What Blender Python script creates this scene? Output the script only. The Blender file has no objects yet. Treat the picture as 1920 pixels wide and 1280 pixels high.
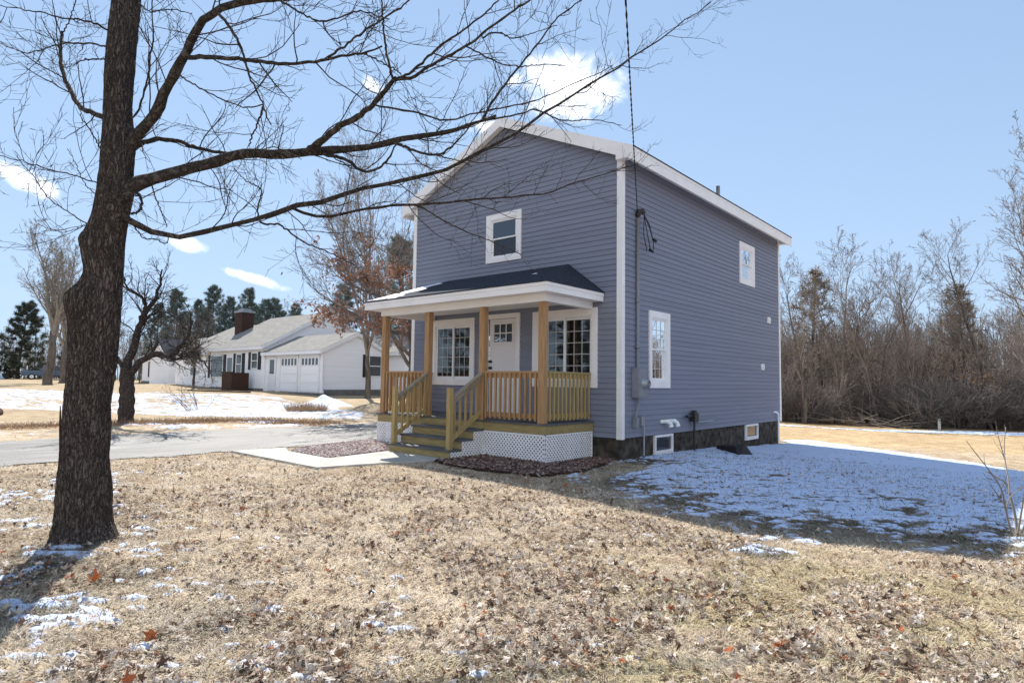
# all sizes in metres; x runs along the porch wall, y away from the street, z up
import bpy, math, random
import numpy as np
from mathutils import Vector, Matrix
S = bpy.context.scene
COL = S.collection
R = math.radians
rng = np.random.default_rng(11)

# ------------------------------------------------------------------ materials
def nmat(name, col, rough=.8, spec=.3, var=0., scale=6., bump=0., bscale=40., stretch=(1,1,1), col2=None, metal=0., contrast=(.3,.7)):
    """principled material whose colour wanders between col and col2 over object-space noise"""
    m = bpy.data.materials.new(name); m.use_nodes = True
    nt = m.node_tree; b = nt.nodes['Principled BSDF']
    b.inputs['Roughness'].default_value = rough
    b.inputs['Specular IOR Level'].default_value = spec
    b.inputs['Metallic'].default_value = metal
    b.inputs['Base Color'].default_value = (*col, 1)
    if var or col2 or bump:
        tc = nt.nodes.new('ShaderNodeTexCoord'); mp = nt.nodes.new('ShaderNodeMapping')
        mp.inputs['Scale'].default_value = stretch
        nt.links.new(tc.outputs['Object'], mp.inputs['Vector'])
        if var or col2:
            n = nt.nodes.new('ShaderNodeTexNoise'); n.inputs['Scale'].default_value = scale
            n.inputs['Detail'].default_value = 6
            nt.links.new(mp.outputs[0], n.inputs['Vector'])
            r = nt.nodes.new('ShaderNodeValToRGB')
            c2 = col2 or tuple(max(0, c*(1+var)) for c in col)
            c1 = col if col2 else tuple(c*(1-var) for c in col)
            r.color_ramp.elements[0].color = (*c1, 1); r.color_ramp.elements[1].color = (*c2, 1)
            r.color_ramp.elements[0].position, r.color_ramp.elements[1].position = contrast
            nt.links.new(n.outputs['Fac'], r.inputs['Fac']); nt.links.new(r.outputs[0], b.inputs['Base Color'])
        if bump:
            n2 = nt.nodes.new('ShaderNodeTexNoise'); n2.inputs['Scale'].default_value = bscale
            n2.inputs['Detail'].default_value = 4
            nt.links.new(mp.outputs[0], n2.inputs['Vector'])
            bp = nt.nodes.new('ShaderNodeBump'); bp.inputs['Strength'].default_value = bump
            bp.inputs['Distance'].default_value = .02
            nt.links.new(n2.outputs['Fac'], bp.inputs['Height']); nt.links.new(bp.outputs[0], b.inputs['Normal'])
    return m

def colmat(name, rough=.85, trans=0., spec=.2):
    """colour comes from the mesh's own 'tint' attribute (each leaf / blade has its own colour)"""
    m = bpy.data.materials.new(name); m.use_nodes = True
    nt = m.node_tree; b = nt.nodes['Principled BSDF']
    a = nt.nodes.new('ShaderNodeAttribute'); a.attribute_name = 'tint'
    nt.links.new(a.outputs['Color'], b.inputs['Base Color'])
    b.inputs['Roughness'].default_value = rough; b.inputs['Specular IOR Level'].default_value = spec
    if trans:
        t = nt.nodes.new('ShaderNodeBsdfTranslucent'); mx = nt.nodes.new('ShaderNodeMixShader')
        nt.links.new(a.outputs['Color'], t.inputs['Color'])
        mx.inputs[0].default_value = trans
        nt.links.new(b.outputs[0], mx.inputs[1]); nt.links.new(t.outputs[0], mx.inputs[2])
        nt.links.new(mx.outputs[0], nt.nodes['Material Output'].inputs['Surface'])
    return m

def glassmat(name, tint, refl=.16, rough=.0):
    m = bpy.data.materials.new(name); m.use_nodes = True
    nt = m.node_tree; nt.nodes.remove(nt.nodes['Principled BSDF'])
    t = nt.nodes.new('ShaderNodeBsdfTransparent'); t.inputs[0].default_value = (*tint, 1)
    g = nt.nodes.new('ShaderNodeBsdfGlossy'); g.inputs['Roughness'].default_value = rough
    g.inputs['Color'].default_value = (.95, .97, 1, 1)
    f = nt.nodes.new('ShaderNodeFresnel'); f.inputs['IOR'].default_value = 1.5
    ma = nt.nodes.new('ShaderNodeMath'); ma.operation = 'MULTIPLY_ADD'
    ma.inputs[1].default_value = 1.5; ma.inputs[2].default_value = refl; ma.use_clamp = True
    mx = nt.nodes.new('ShaderNodeMixShader')
    nt.links.new(f.outputs[0], ma.inputs[0]); nt.links.new(ma.outputs[0], mx.inputs[0])
    nt.links.new(t.outputs[0], mx.inputs[1]); nt.links.new(g.outputs[0], mx.inputs[2])
    nt.links.new(mx.outputs[0], nt.nodes['Material Output'].inputs['Surface'])
    return m

M = {}
M['siding'] = nmat('grey_vinyl_siding', (.188,.204,.265), .55, .35, var=.10, scale=1.3, bump=.05, bscale=90, stretch=(.15,.15,6))
M['white'] = nmat('white_trim_paint', (.78,.765,.77), .5, .4, var=.05, scale=2.5)
M['vinyl'] = nmat('white_vinyl', (.78,.78,.79), .35, .5, var=.03, scale=3)
M['door'] = nmat('white_door_paint', (.70,.69,.70), .4, .4, var=.03, scale=1.5)
M['lattice'] = nmat('white_lattice', (.78,.78,.80), .5, .4, var=.06, scale=4)
M['shingle'] = nmat('charcoal_shingles', (.035,.04,.055), .95, .1, var=.5, scale=30, bump=.6, bscale=60)
M['wood'] = nmat('cedar_toned_lumber', (.29,.165,.077), .7, .25, col2=(.43,.265,.135), scale=3.5, stretch=(7,7,.7), bump=.15, bscale=30)
M['treated'] = nmat('treated_pine', (.235,.18,.08), .75, .2, col2=(.36,.28,.135), scale=4, stretch=(1,6,6), bump=.15, bscale=30)
M['treatedv'] = nmat('treated_pine_upright', (.30,.215,.09), .75, .2, col2=(.43,.325,.155), scale=4, stretch=(7,7,.7), bump=.15, bscale=30)
M['deck'] = nmat('grey_deck_boards', (.10,.105,.11), .8, .25, var=.25, scale=5, stretch=(.6,8,1), bump=.1)
M['railcap'] = nmat('weathered_handrail', (.27,.23,.17), .7, .25, var=.25, scale=4, stretch=(6,1,1))
M['interior'] = nmat('interior_paint', (.30,.27,.23), .9, .1, var=.05, scale=1)
M['floor'] = nmat('interior_floor', (.14,.09,.055), .5, .3, var=.2, scale=3, stretch=(.5,6,1))
M['grille'] = nmat('grey_white_grille', (.46,.46,.46), .5, .3)
M['glass'] = glassmat('window_glass', (.50,.53,.51), .06)
M['screen'] = glassmat('screened_glass', (.30,.31,.33), .02, .25)
M['dark'] = nmat('black_iron', (.02,.02,.022), .45, .4)
M['plastic'] = nmat('black_plastic', (.025,.024,.024), .55, .35, var=.3, scale=5)
M['greymetal'] = nmat('grey_galvanised_steel', (.30,.32,.35), .45, .5, var=.15, scale=8, metal=.3)
M['greypaint'] = nmat('grey_meter_paint', (.20,.22,.25), .5, .4, var=.1, scale=6)
M['pvc'] = nmat('white_pvc', (.75,.75,.76), .3, .5)
M['cable'] = nmat('black_cable', (.02,.02,.022), .6, .2)
def barkmat(name, dark, mid, lite, sc=9., st=(4, 4, .9)):
    m = bpy.data.materials.new(name); m.use_nodes = True; nt = m.node_tree; b = nt.nodes['Principled BSDF']; N = nt.nodes.new; L = nt.links.new
    b.inputs['Roughness'].default_value = .95; b.inputs['Specular IOR Level'].default_value = .1
    tc = N('ShaderNodeTexCoord'); mp = N('ShaderNodeMapping'); mp.inputs['Scale'].default_value = st; L(tc.outputs['Object'], mp.inputs['Vector'])
    a = N('ShaderNodeTexNoise'); a.inputs['Scale'].default_value = sc; a.inputs['Detail'].default_value = 5; a.inputs['Distortion'].default_value = .6; L(mp.outputs[0], a.inputs['Vector'])
    s = N('ShaderNodeMath'); s.operation = 'SUBTRACT'; s.inputs[1].default_value = .5; L(a.outputs['Fac'], s.inputs[0])
    d = N('ShaderNodeMath'); d.operation = 'ABSOLUTE'; L(s.outputs[0], d.inputs[0])
    r = N('ShaderNodeValToRGB'); e = r.color_ramp.elements; e[0].position = .0; e[0].color = (*dark, 1); e[1].position = .16; e[1].color = (*lite, 1); k = e.new(.05); k.color = (*mid, 1); L(d.outputs[0], r.inputs['Fac'])
    f = N('ShaderNodeTexNoise'); f.inputs['Scale'].default_value = 70; f.inputs['Detail'].default_value = 4; L(tc.outputs['Object'], f.inputs['Vector'])
    rf = N('ShaderNodeValToRGB'); rf.color_ramp.elements[0].position = .3; rf.color_ramp.elements[1].position = .7; rf.color_ramp.elements[0].color = (.62, .6, .6, 1); rf.color_ramp.elements[1].color = (1.3, 1.3, 1.28, 1); L(f.outputs['Fac'], rf.inputs['Fac'])
    mx = N('ShaderNodeMix'); mx.data_type = 'RGBA'; mx.blend_type = 'MULTIPLY'; mx.inputs['Factor'].default_value = 1; L(r.outputs[0], mx.inputs['A']); L(rf.outputs[0], mx.inputs['B']); L(mx.outputs['Result'], b.inputs['Base Color'])
    h = N('ShaderNodeMath'); h.operation = 'MINIMUM'; h.inputs[1].default_value = .14; L(d.outputs[0], h.inputs[0])
    h2 = N('ShaderNodeMath'); h2.operation = 'MULTIPLY_ADD'; h2.inputs[1].default_value = 6; L(h.outputs[0], h2.inputs[0]); L(f.outputs['Fac'], h2.inputs[2])
    bp = N('ShaderNodeBump'); bp.inputs['Strength'].default_value = .9; bp.inputs['Distance'].default_value = .018; L(h2.outputs[0], bp.inputs['Height']); L(bp.outputs[0], b.inputs['Normal'])
    return m
M['bark'] = barkmat('furrowed_grey_bark', (.028, .023, .021), (.080, .066, .060), (.145, .122, .111), 12.)
M['limbbark'] = barkmat('limb_bark', (.03, .026, .025), (.06, .051, .047), (.105, .09, .083), 16., (1, 1, 1))
M['twigbark'] = nmat('grey_twig_bark', (.15,.122,.105), .9, .1, col2=(.29,.245,.21), scale=1.3)
M['twigpale'] = nmat('pale_twig_bark', (.19,.165,.14), .9, .1, col2=(.30,.265,.225), scale=2)
M['woodbark'] = nmat('woodland_bark', (.07,.058,.05), .95, .1, col2=(.18,.15,.13), scale=2.5, stretch=(3,3,.5))
M['redtwig'] = nmat('reddish_brush', (.165,.14,.125), .9, .1, col2=(.27,.235,.21), scale=1)
M['nsiding'] = nmat('white_clapboard', (.86,.86,.88), .6, .3, var=.04, scale=1, stretch=(.3,.3,8), bump=.12, bscale=5)
M['nroof'] = nmat('pale_grey_shingles', (.235,.225,.21), .95, .1, var=.18, scale=2.5, bump=.3, bscale=20)
M['nfound'] = nmat('grey_concrete_base', (.16,.155,.15), .9, .1, var=.2, scale=3)
M['brick'] = nmat('dark_red_brick', (.06,.034,.03), .9, .15, var=.35, scale=7, stretch=(1,1,3), bump=.4, bscale=14)
M['shutter'] = nmat('black_shutter', (.018,.02,.028), .6, .3, var=.2, scale=8, stretch=(1,1,20))
M['nglass'] = nmat('dark_window_pane', (.05,.055,.065), .05, .8)
M['brownbox'] = nmat('dark_brown_boards', (.055,.03,.022), .8, .2, var=.3, scale=4, stretch=(1,1,8))
M['truckblue'] = nmat('dark_blue_car_paint', (.06,.10,.17), .25, .6, var=.1, scale=2)
M['rubber'] = nmat('tyre_rubber', (.015,.015,.015), .8, .2)
M['chrome'] = nmat('bright_metal', (.6,.6,.6), .25, .5, metal=.9)
M['rock'] = nmat('dark_red_rock', (.055,.028,.024), .9, .15, var=.5, scale=4, bump=.6, bscale=8)
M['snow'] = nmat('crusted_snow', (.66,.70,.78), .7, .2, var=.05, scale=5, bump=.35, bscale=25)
M['concrete'] = nmat('pale_concrete_walk', (.40,.385,.35), .85, .2, var=.16, scale=3, bump=.15, bscale=60)
M['leaves'] = colmat('dry_leaf', .8, .15)
M['grass'] = colmat('dry_grass_blade', .75, .25)
M['needles'] = colmat('pine_needles', .8, .2)
M['chips'] = colmat('chips', .9)
M['stake'] = nmat('white_stake_paint', (.7,.68,.62), .7, .2)

# ------------------------------------------------------------------ mesh helpers
def mesh(name, V, Fs, smooth=False, tint=None, uv=None):
    """V (n,3); Fs: list of integer arrays (m,k)"""
    me = bpy.data.meshes.new(name)
    V = np.asarray(V, np.float32)
    me.vertices.add(len(V)); me.vertices.foreach_set('co', V.ravel())
    Fs = [np.asarray(f, np.int32) for f in Fs if len(f)]
    nl = sum(f.size for f in Fs); nf = sum(len(f) for f in Fs)
    me.loops.add(nl); me.polygons.add(nf)
    me.loops.foreach_set('vertex_index', np.concatenate([f.ravel() for f in Fs]))
    tot = np.concatenate([np.full(len(f), f.shape[1], np.int32) for f in Fs])
    st = np.concatenate([[0], np.cumsum(tot)[:-1]]).astype(np.int32)
    me.polygons.foreach_set('loop_start', st); me.polygons.foreach_set('loop_total', tot)
    me.polygons.foreach_set('use_smooth', np.full(nf, bool(smooth)))
    if tint is not None:
        a = me.attributes.new('tint', 'FLOAT_COLOR', 'POINT')
        t = np.ones((len(V), 4), np.float32); t[:, :3] = tint
        a.data.foreach_set('color', t.ravel())
    me.update(); me.validate()
    return me

class MB:
    def __init__(s): s.V = []; s.F = {}; s.n = 0
    def add(s, V, *Fs):
        V = np.asarray(V, float).reshape(-1, 3)
        for f in Fs:
            f = np.asarray(f, int)
            if f.ndim == 1: f = f[None]
            s.F.setdefault(f.shape[1], []).append(f + s.n)
        s.V.append(V); s.n += len(V); return s
    def box(s, x0, x1, y0, y1, z0, z1):
        x0, x1 = min(x0, x1), max(x0, x1); y0, y1 = min(y0, y1), max(y0, y1); z0, z1 = min(z0, z1), max(z0, z1)
        V = [(x0,y0,z0),(x1,y0,z0),(x1,y1,z0),(x0,y1,z0),(x0,y0,z1),(x1,y0,z1),(x1,y1,z1),(x0,y1,z1)]
        return s.add(V, [(0,3,2,1),(4,5,6,7),(0,1,5,4),(1,2,6,5),(2,3,7,6),(3,0,4,7)])
    def prism(s, poly, vec):
        """poly (n,3) planar, extruded along vec"""
        P = np.asarray(poly, float); n = len(P); v = np.asarray(vec, float)
        s.add(np.vstack([P, P+v]), [list(range(n))[::-1]], [list(range(n, 2*n))], [(i, (i+1) % n, n+(i+1) % n, n+i) for i in range(n)])
        return s
    def bar(s, a, b, w, h, up=(0,0,1)):
        """rectangular bar from a to b, w across, h along up"""
        a = np.array(a, float); b = np.array(b, float); d = b-a; d /= np.linalg.norm(d)
        sx = np.cross(d, up); sx /= np.linalg.norm(sx); u = np.cross(sx, d)
        c = [(-1,-1),(1,-1),(1,1),(-1,1)]
        V = [a+sx*w/2*i+u*h/2*j for i, j in c]+[b+sx*w/2*i+u*h/2*j for i, j in c]
        return s.add(V, [(0,3,2,1),(4,5,6,7),(0,1,5,4),(1,2,6,5),(2,3,7,6),(3,0,4,7)])
    def tube(s, pts, r, n=8):
        P = np.asarray(pts, float)[None]; rr = np.broadcast_to(np.asarray(r, float), (len(pts),))[None]
        V, F, caps = tubes(P, rr, n, cap=True); s.add(V, F, *( [caps] if len(caps) else [])); return s
    def disc(s, c, axis, r, h, n=20):
        c = np.array(c, float); a = np.array(axis, float); a /= np.linalg.norm(a)
        return s.tube([c, c+a*h], [r, r], n)
    def mesh(s, name, smooth=False, tint=None):
        return mesh(name, np.vstack(s.V), [np.vstack(f) for f in s.F.values()], smooth, tint)

def tubes(P, Rr, n=4, cap=False):
    """P (N,K,3), Rr (N,K) -> vertices, quads, cap n-gons of N tubes at once"""
    N, K, _ = P.shape
    T = np.gradient(P, axis=1); T /= np.linalg.norm(T, axis=2, keepdims=True)+1e-9
    m = P[:, -1]-P[:, 0]
    ref = np.where((np.abs(m[:, 2]) > .75*np.linalg.norm(m, axis=1))[:, None], [1., 0, 0], [0, 0, 1.])[:, None, :]
    U = np.cross(T, ref); U /= np.linalg.norm(U, axis=2, keepdims=True)+1e-9
    W = np.cross(T, U)
    a = np.arange(n)/n*2*np.pi
    V = P[:, :, None, :] + Rr[:, :, None, None]*(np.cos(a)[None, None, :, None]*U[:, :, None, :] - np.sin(a)[None, None, :, None]*W[:, :, None, :])
    idx = np.arange(N*K*n).reshape(N, K, n)
    A = idx[:, :-1]; B = idx[:, 1:]
    F = np.stack([A, B, np.roll(B, -1, 2), np.roll(A, -1, 2)], -1).reshape(-1, 4)[:, ::-1]
    caps = np.vstack([idx[:, -1, :][:, ::-1], idx[:, 0, :]])if cap else np.zeros((0, n), int)
    return V.reshape(-1, 3), F, caps

def thing(name, label, cat, at=(0, 0, 0), group=None, rot=0):
    """an Empty standing at the thing's base"""
    o = bpy.data.objects.new(name, None); COL.objects.link(o)
    o.empty_display_size = .2; o.location = at; o.rotation_euler = (0, 0, rot)
    o['label'] = label; o['category'] = cat
    if group: o['group'] = group
    return o
def part(name, me, m, root, at=None):
    """child mesh; me is in world coordinates when at (root's location) is given, else local to the root"""
    o = bpy.data.objects.new(name, me); COL.objects.link(o)
    if m is not None and not me.materials: me.materials.append(m)
    o.parent = root
    if at is not None: o.matrix_parent_inverse = Matrix.Translation(-Vector(at))
    return o
def sub(name, me, m, parent):
    o = bpy.data.objects.new(name, me); COL.objects.link(o)
    if m is not None and not me.materials: me.materials.append(m)
    o.parent = parent
    return o
def solo(name, me, m, label, cat, group=None):
    o = bpy.data.objects.new(name, me); COL.objects.link(o)
    if m is not None and not me.materials: me.materials.append(m)
    o['label'] = label; o['category'] = cat
    if group: o['group'] = group
    return o
def ground_obj(name, me, m, kind='structure'):
    o = bpy.data.objects.new(name, me); COL.objects.link(o); me.materials.append(m) if m else None
    o['kind'] = kind; return o
def dup(root, at, rot, scale, label, group=None):
    """a copy of a thing and of its parts (sharing mesh data)"""
    r = root.copy(); COL.objects.link(r); r.location = at; r.rotation_euler = (0, 0, rot); r.scale = (scale,)*3
    r['label'] = label
    if group: r['group'] = group
    for ch in list(root.children):
        c = ch.copy(); COL.objects.link(c); c.parent = r
        for g in list(ch.children):
            d = g.copy(); COL.objects.link(d); d.parent = c
    return r

# ------------------------------------------------------------------ terrain
CP = np.array([(-.3,-8.1,0),(4,-7.6,-.03),(6,-10,0),(0,-.3,.0),(.3,9,-.25),(-2,-2,.03),(-5.5,-1.5,.06),(-5.9,-4.4,0),(-13.2,-4,.16),(-21,6.5,.16),(-27.5,11,.42),(-34,9,.58),(-50,10,.8),(-61,4.6,.55),(-92,10.7,.9),(5.6,-2,-.06),(5.6,4,-.25),(-1.3,23.7,-.52),(3.7,25.4,-.42),(-4.5,23.6,-.45),(10,20,-.4),(-17.5,9.4,.25),(-19,.3,.12),(0,60,-.5),(-40,60,.6),(40,30,-.4),(30,-30,0),(-30,-30,.1),(-60,-40,.3),(-100,60,1),(-28,4,.5),(-150,0,1.),(2,-4,-.03),(60,90,-.4),(-6,6,.05),(-6,14,-.1)], float)
def tz(x, y):
    x = np.asarray(x, float); y = np.asarray(y, float)
    n = np.zeros(x.shape); d = np.zeros(x.shape)
    for a, b, c in CP:
        w = 1/((x-a)**2+(y-b)**2+3.)**1.5
        n += w*c; d += w
    return n/d
def hsh(ix, iy, seed):
    h = (ix.astype(np.int64)*374761393 + iy.astype(np.int64)*668265263 + seed*974634541) & 0xffffffff
    h = ((h ^ (h >> 13))*1274126177) & 0xffffffff
    return ((h ^ (h >> 16)) & 0xffff)/65535.
def vnoise(x, y, seed=0):
    ix = np.floor(x); iy = np.floor(y); fx = x-ix; fy = y-iy
    fx = fx*fx*(3-2*fx); fy = fy*fy*(3-2*fy)
    a = hsh(ix, iy, seed); b = hsh(ix+1, iy, seed); c = hsh(ix, iy+1, seed); d = hsh(ix+1, iy+1, seed)
    return (a*(1-fx)+b*fx)*(1-fy)+(c*(1-fx)+d*fx)*fy
def fbm(x, y, sc, oct=4, seed=0):
    x = np.asarray(x, float); y = np.asarray(y, float)
    t = 0; amp = .5; f = 1/sc
    for o in range(oct):
        t = t+amp*vnoise(x*f+17.3*o, y*f-9.1*o, seed+o); amp *= .5; f *= 2.03
    return t/(1-.5**oct)
def pseg(x, y, poly):
    d = np.full(np.shape(x), 1e9)
    for (ax, ay), (bx, by) in zip(poly[:-1], poly[1:]):
        vx, vy = bx-ax, by-ay
        t = np.clip(((x-ax)*vx+(y-ay)*vy)/(vx*vx+vy*vy), 0, 1)
        d = np.minimum(d, np.hypot(x-ax-t*vx, y-ay-t*vy))
    return d
def inside(x, y, poly):
    c = np.zeros(np.shape(x), bool)
    P = list(poly)
    for (ax, ay), (bx, by) in zip(P, P[1:]+P[:1]):
        c ^= ((ay > y) != (by > y)) & (x < (bx-ax)*(y-ay)/(by-ay+1e-12)+ax)
    return c
def sdist(x, y, poly):
    d = pseg(x, y, list(poly)+[poly[0]])
    return np.where(inside(x, y, poly), d, -d)
sst = lambda a, b, t: (lambda u: u*u*(3-2*u))(np.clip((t-a)/(b-a), 0, 1))

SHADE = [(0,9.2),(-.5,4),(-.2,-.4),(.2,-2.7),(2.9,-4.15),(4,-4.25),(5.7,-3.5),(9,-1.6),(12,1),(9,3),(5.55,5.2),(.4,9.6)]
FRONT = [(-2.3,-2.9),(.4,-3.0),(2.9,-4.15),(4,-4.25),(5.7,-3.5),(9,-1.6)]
FIELD = [(-56,-4),(-46,-1.2),(-38.7,2.9),(-32.6,5.4),(-28,8.4),(-15.2,5.4),(-12.8,4.2),(-11,2.6),(-13.4,.1),(-15.4,-1.9),(-17.6,-2.9),(-20.4,-3.7),(-24,-6.6),(-40,-12),(-56,-14)]
BLOBS = [(.25,-8.75,.8,.50),(.9,-8.35,.7,.46),(1.6,-8.0,.8,.42),(2.9,-7.6,.7,.40),(3.75,-7.5,.5,.44),(4.2,-6.9,.4,.36),(2.2,-7.0,.6,.33),(4.03,-4.35,.34,.60),(4.02,-4.8,.22,.42),(4.1,-5.55,.28,.40),(1.3,-8.9,.6,.50),(2.2,-8.3,.7,.46),(-.2,-8.5,.45,.6),(3.1,-4.45,.3,.36),(-.35,-7.0,.5,.22),(1.0,-6.6,.5,.22),
         (-11.1,-3.3,1.0,.60),(-10.6,-1.2,1.1,.62),(-12.2,-.7,1.1,.66),(-11.6,-6.9,1.0,.42),(-10.3,-5.6,.7,.42),(-12.4,-3.6,.8,.6),(-9.8,.8,.9,.5),(-9.6,-3.9,.7,.4),(-11,-9.5,1.2,.45)]
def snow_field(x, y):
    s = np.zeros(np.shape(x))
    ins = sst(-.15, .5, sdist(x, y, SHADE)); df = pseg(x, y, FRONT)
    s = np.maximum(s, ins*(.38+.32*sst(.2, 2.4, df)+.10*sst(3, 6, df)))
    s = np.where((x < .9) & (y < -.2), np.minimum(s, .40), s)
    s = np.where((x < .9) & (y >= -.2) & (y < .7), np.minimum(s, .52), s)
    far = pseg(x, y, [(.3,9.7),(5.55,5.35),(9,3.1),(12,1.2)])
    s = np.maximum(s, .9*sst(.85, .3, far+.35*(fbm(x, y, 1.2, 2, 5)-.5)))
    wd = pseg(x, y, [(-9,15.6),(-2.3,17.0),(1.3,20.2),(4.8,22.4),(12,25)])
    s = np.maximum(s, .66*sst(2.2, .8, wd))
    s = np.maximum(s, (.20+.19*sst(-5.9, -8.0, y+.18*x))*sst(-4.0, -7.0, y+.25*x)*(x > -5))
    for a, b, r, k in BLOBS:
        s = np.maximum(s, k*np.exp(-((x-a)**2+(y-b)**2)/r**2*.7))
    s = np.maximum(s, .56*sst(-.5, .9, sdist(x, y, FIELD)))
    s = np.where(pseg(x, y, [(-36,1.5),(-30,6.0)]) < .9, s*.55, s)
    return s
def snow_mask(x, y):
    n = .38*fbm(x, y, .42, 3, 3)+.62*fbm(x*.75+y*.66, (y*.75-x*.66)*1.5, .115, 3, 8)
    return snow_field(x, y)+1.25*(n-.5)
def snow_h(m): return .032*sst(.42, .72, m)
def gz(x, y):
    return tz(x, y)+snow_h(snow_mask(x, y))

# ------------------------------------------------------------------ the grey house
W, D, ZB, ZE, ZR = 5.97, 8.9, .41, 5.72, 7.02
SL = (ZR-ZE)/(W/2)
HL = (-W/2, D/2, 0)
house = thing('grey_house', 'two-storey grey clapboard house with white trim, gable roof and a wooden front porch', 'house', HL)

def frame_map(wall):
    if wall == 'front': return lambda u, v, z: (u, -v, z)
    if wall == 'side': return lambda u, v, z: (v, u, z)
    if wall == 'back': return lambda u, v, z: (u, D+v, z)
    return lambda u, v, z: (-W-v, u, z)
def wbox(mb, wall, u0, u1, v0, v1, z0, z1):
    f = frame_map(wall); a = f(u0, v0, z0); b = f(u1, v1, z1)
    mb.box(a[0], b[0], a[1], b[1], a[2], b[2])

HOLES = {'front': [(-3.37, -2.55, 4.12, 5.02), (-5.12, -3.90, 1.44, 2.74), (-1.99, -.62, 1.44, 2.75), (-3.40, -2.50, .72, 2.80)],
         'side': [(1.10, 1.80, 1.46, 2.77), (5.90, 6.73, 4.15, 5.04)], 'back': [], 'left': [(2.5, 3.5, 1.5, 2.7), (5.5, 6.4, 4.0, 5.1)]}
def siding(wall, u0, u1, gable):
    mb = MB(); f = frame_map(wall); ex = .1016; z = ZB; k = 0
    lim = lambda z: (u0, u1) if not gable or z <= ZE else (-W/2-(ZR-z)/SL, -W/2+(ZR-z)/SL)
    top = ZR if gable else ZE
    flip = wall in ('back', 'side')
    while z < top-.002:
        z1 = min(z+ex, top); zc = (z+z1)/2
        ints = [(0., 1.)]
        a0, a1 = lim(z); b0, b1 = lim(z1)
        segs = [(a0, a1, b0, b1)]
        for h0, h1, g0, g1 in HOLES[wall]:
            if g0 < zc < g1:
                ns = []
                for p0, p1, q0, q1 in segs:
                    if p0 < h0 < h1 < p1: ns += [(p0, h0, q0, h0), (h1, p1, h1, q1)]
                    else: ns.append((p0, p1, q0, q1))
                segs = ns
        for p0, p1, q0, q1 in segs:
            V = [f(p0, .016, z), f(p1, .016, z), f(q1, .002, z1), f(q0, .002, z1), f(p0, -.004, z+.001), f(p1, -.004, z+.001)]
            F = [(0,1,2,3),(4,5,1,0)]
            if flip: F = [q[::-1] for q in F]
            mb.add(V, F)
        z = z1; k += 1
    return mb
walls = MB()
for wl, a, b, g in (('front', -W, 0, True), ('side', 0, D, False), ('back', -W, 0, True), ('left', 0, D, False)):
    m = siding(wl, a, b, g); V = np.vstack(m.V); walls.add(V, *[np.vstack(x) for x in m.F.values()])
part('wall', walls.mesh('wall'), M['siding'], house, HL)
# rooms behind the windows
rm = MB()
def shell(mb, x0, x1, y0, y1, z0, z1, open_faces=()):
    V = [(x0,y0,z0),(x1,y0,z0),(x1,y1,z0),(x0,y1,z0),(x0,y0,z1),(x1,y0,z1),(x1,y1,z1),(x0,y1,z1)]
    mb.add(V, [(0,1,2,3),(7,6,5,4)])
fl = MB()
for z0, z1 in ((.72, 3.05), (3.3, 5.6)):
    fl.box(-W+.05, -.05, .05, D-.05, z0-.1, z0)
    rm.box(-W+.05, -.05, .05, D-.05, z1, z1+.08)
    rm.box(-W+.05, -.05, 4.4, 4.5, z0+.001, z1-.001)
    rm.box(-3.75, -3.68, 1.9, 4.398, z0+.001, z1-.001)
part('interior_walls', rm.mesh('interior_walls'), M['interior'], house, HL)
part('interior_floor', fl.mesh('interior_floor'), M['floor'], house, HL)
# inner lining of the outer walls, cut for the windows
ln = MB()
for wl, a, b in (('front', -W+.02, -.02), ('side', .02, D-.02), ('back', -W+.02, -.02), ('left', .02, D-.02)):
    hs = sorted(HOLES[wl]); cuts = sorted({a, b, *[h[0] for h in hs], *[h[1] for h in hs]})
    for c0, c1 in zip(cuts[:-1], cuts[1:]):
        cm = (c0+c1)/2; zz = sorted([(h[2], h[3]) for h in hs if h[0] < cm < h[1]])
        z = .45
        for g0, g1 in zz+[(ZE-.01, None)]:
            if g0 > z: wbox(ln, wl, c0, c1, -.045, -.02, z, g0)
            z = g1
part('wall_lining', ln.mesh('wall_lining'), M['interior'], house, HL)

# foundation
M['stone'] = (lambda m: m)(nmat('dark_fieldstone', (.026,.023,.02), .95, .15, col2=(.105,.092,.076), scale=6, bump=1., bscale=6, contrast=(.34,.70)))
fd = MB(); fd.box(-W+.03, -.03, .03, D-.03, -.7, ZB+.03)
part('foundation', fd.mesh('foundation'), M['stone'], house, HL)
# corner boards
for nm, (x0, x1, y0, y1) in {'a': (-.09, .022, -.022, .09), 'b': (-W-.022, -W+.09, -.022, .09), 'c': (-.09, .022, D-.09, D+.022), 'd': (-W-.022, -W+.09, D-.09, D+.022)}.items():
    c = MB(); cx, cy = ((x1, y0) if nm == 'a' else (x0, y0) if nm == 'b' else (x1, y1) if nm == 'c' else (x0, y1))
    ox = .042 if cx == x0 else -.042; oy = .042 if cy == y0 else -.042
    c.box(x0, x1, cy, cy+oy, ZB-.02, ZE+.01); c.box(cx, cx+ox, cy+oy, y1 if cy == y0 else y0, ZB-.02, ZE+.01)
    part('corner_board', c.mesh('corner_board'), M['white'], house, HL)

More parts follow.
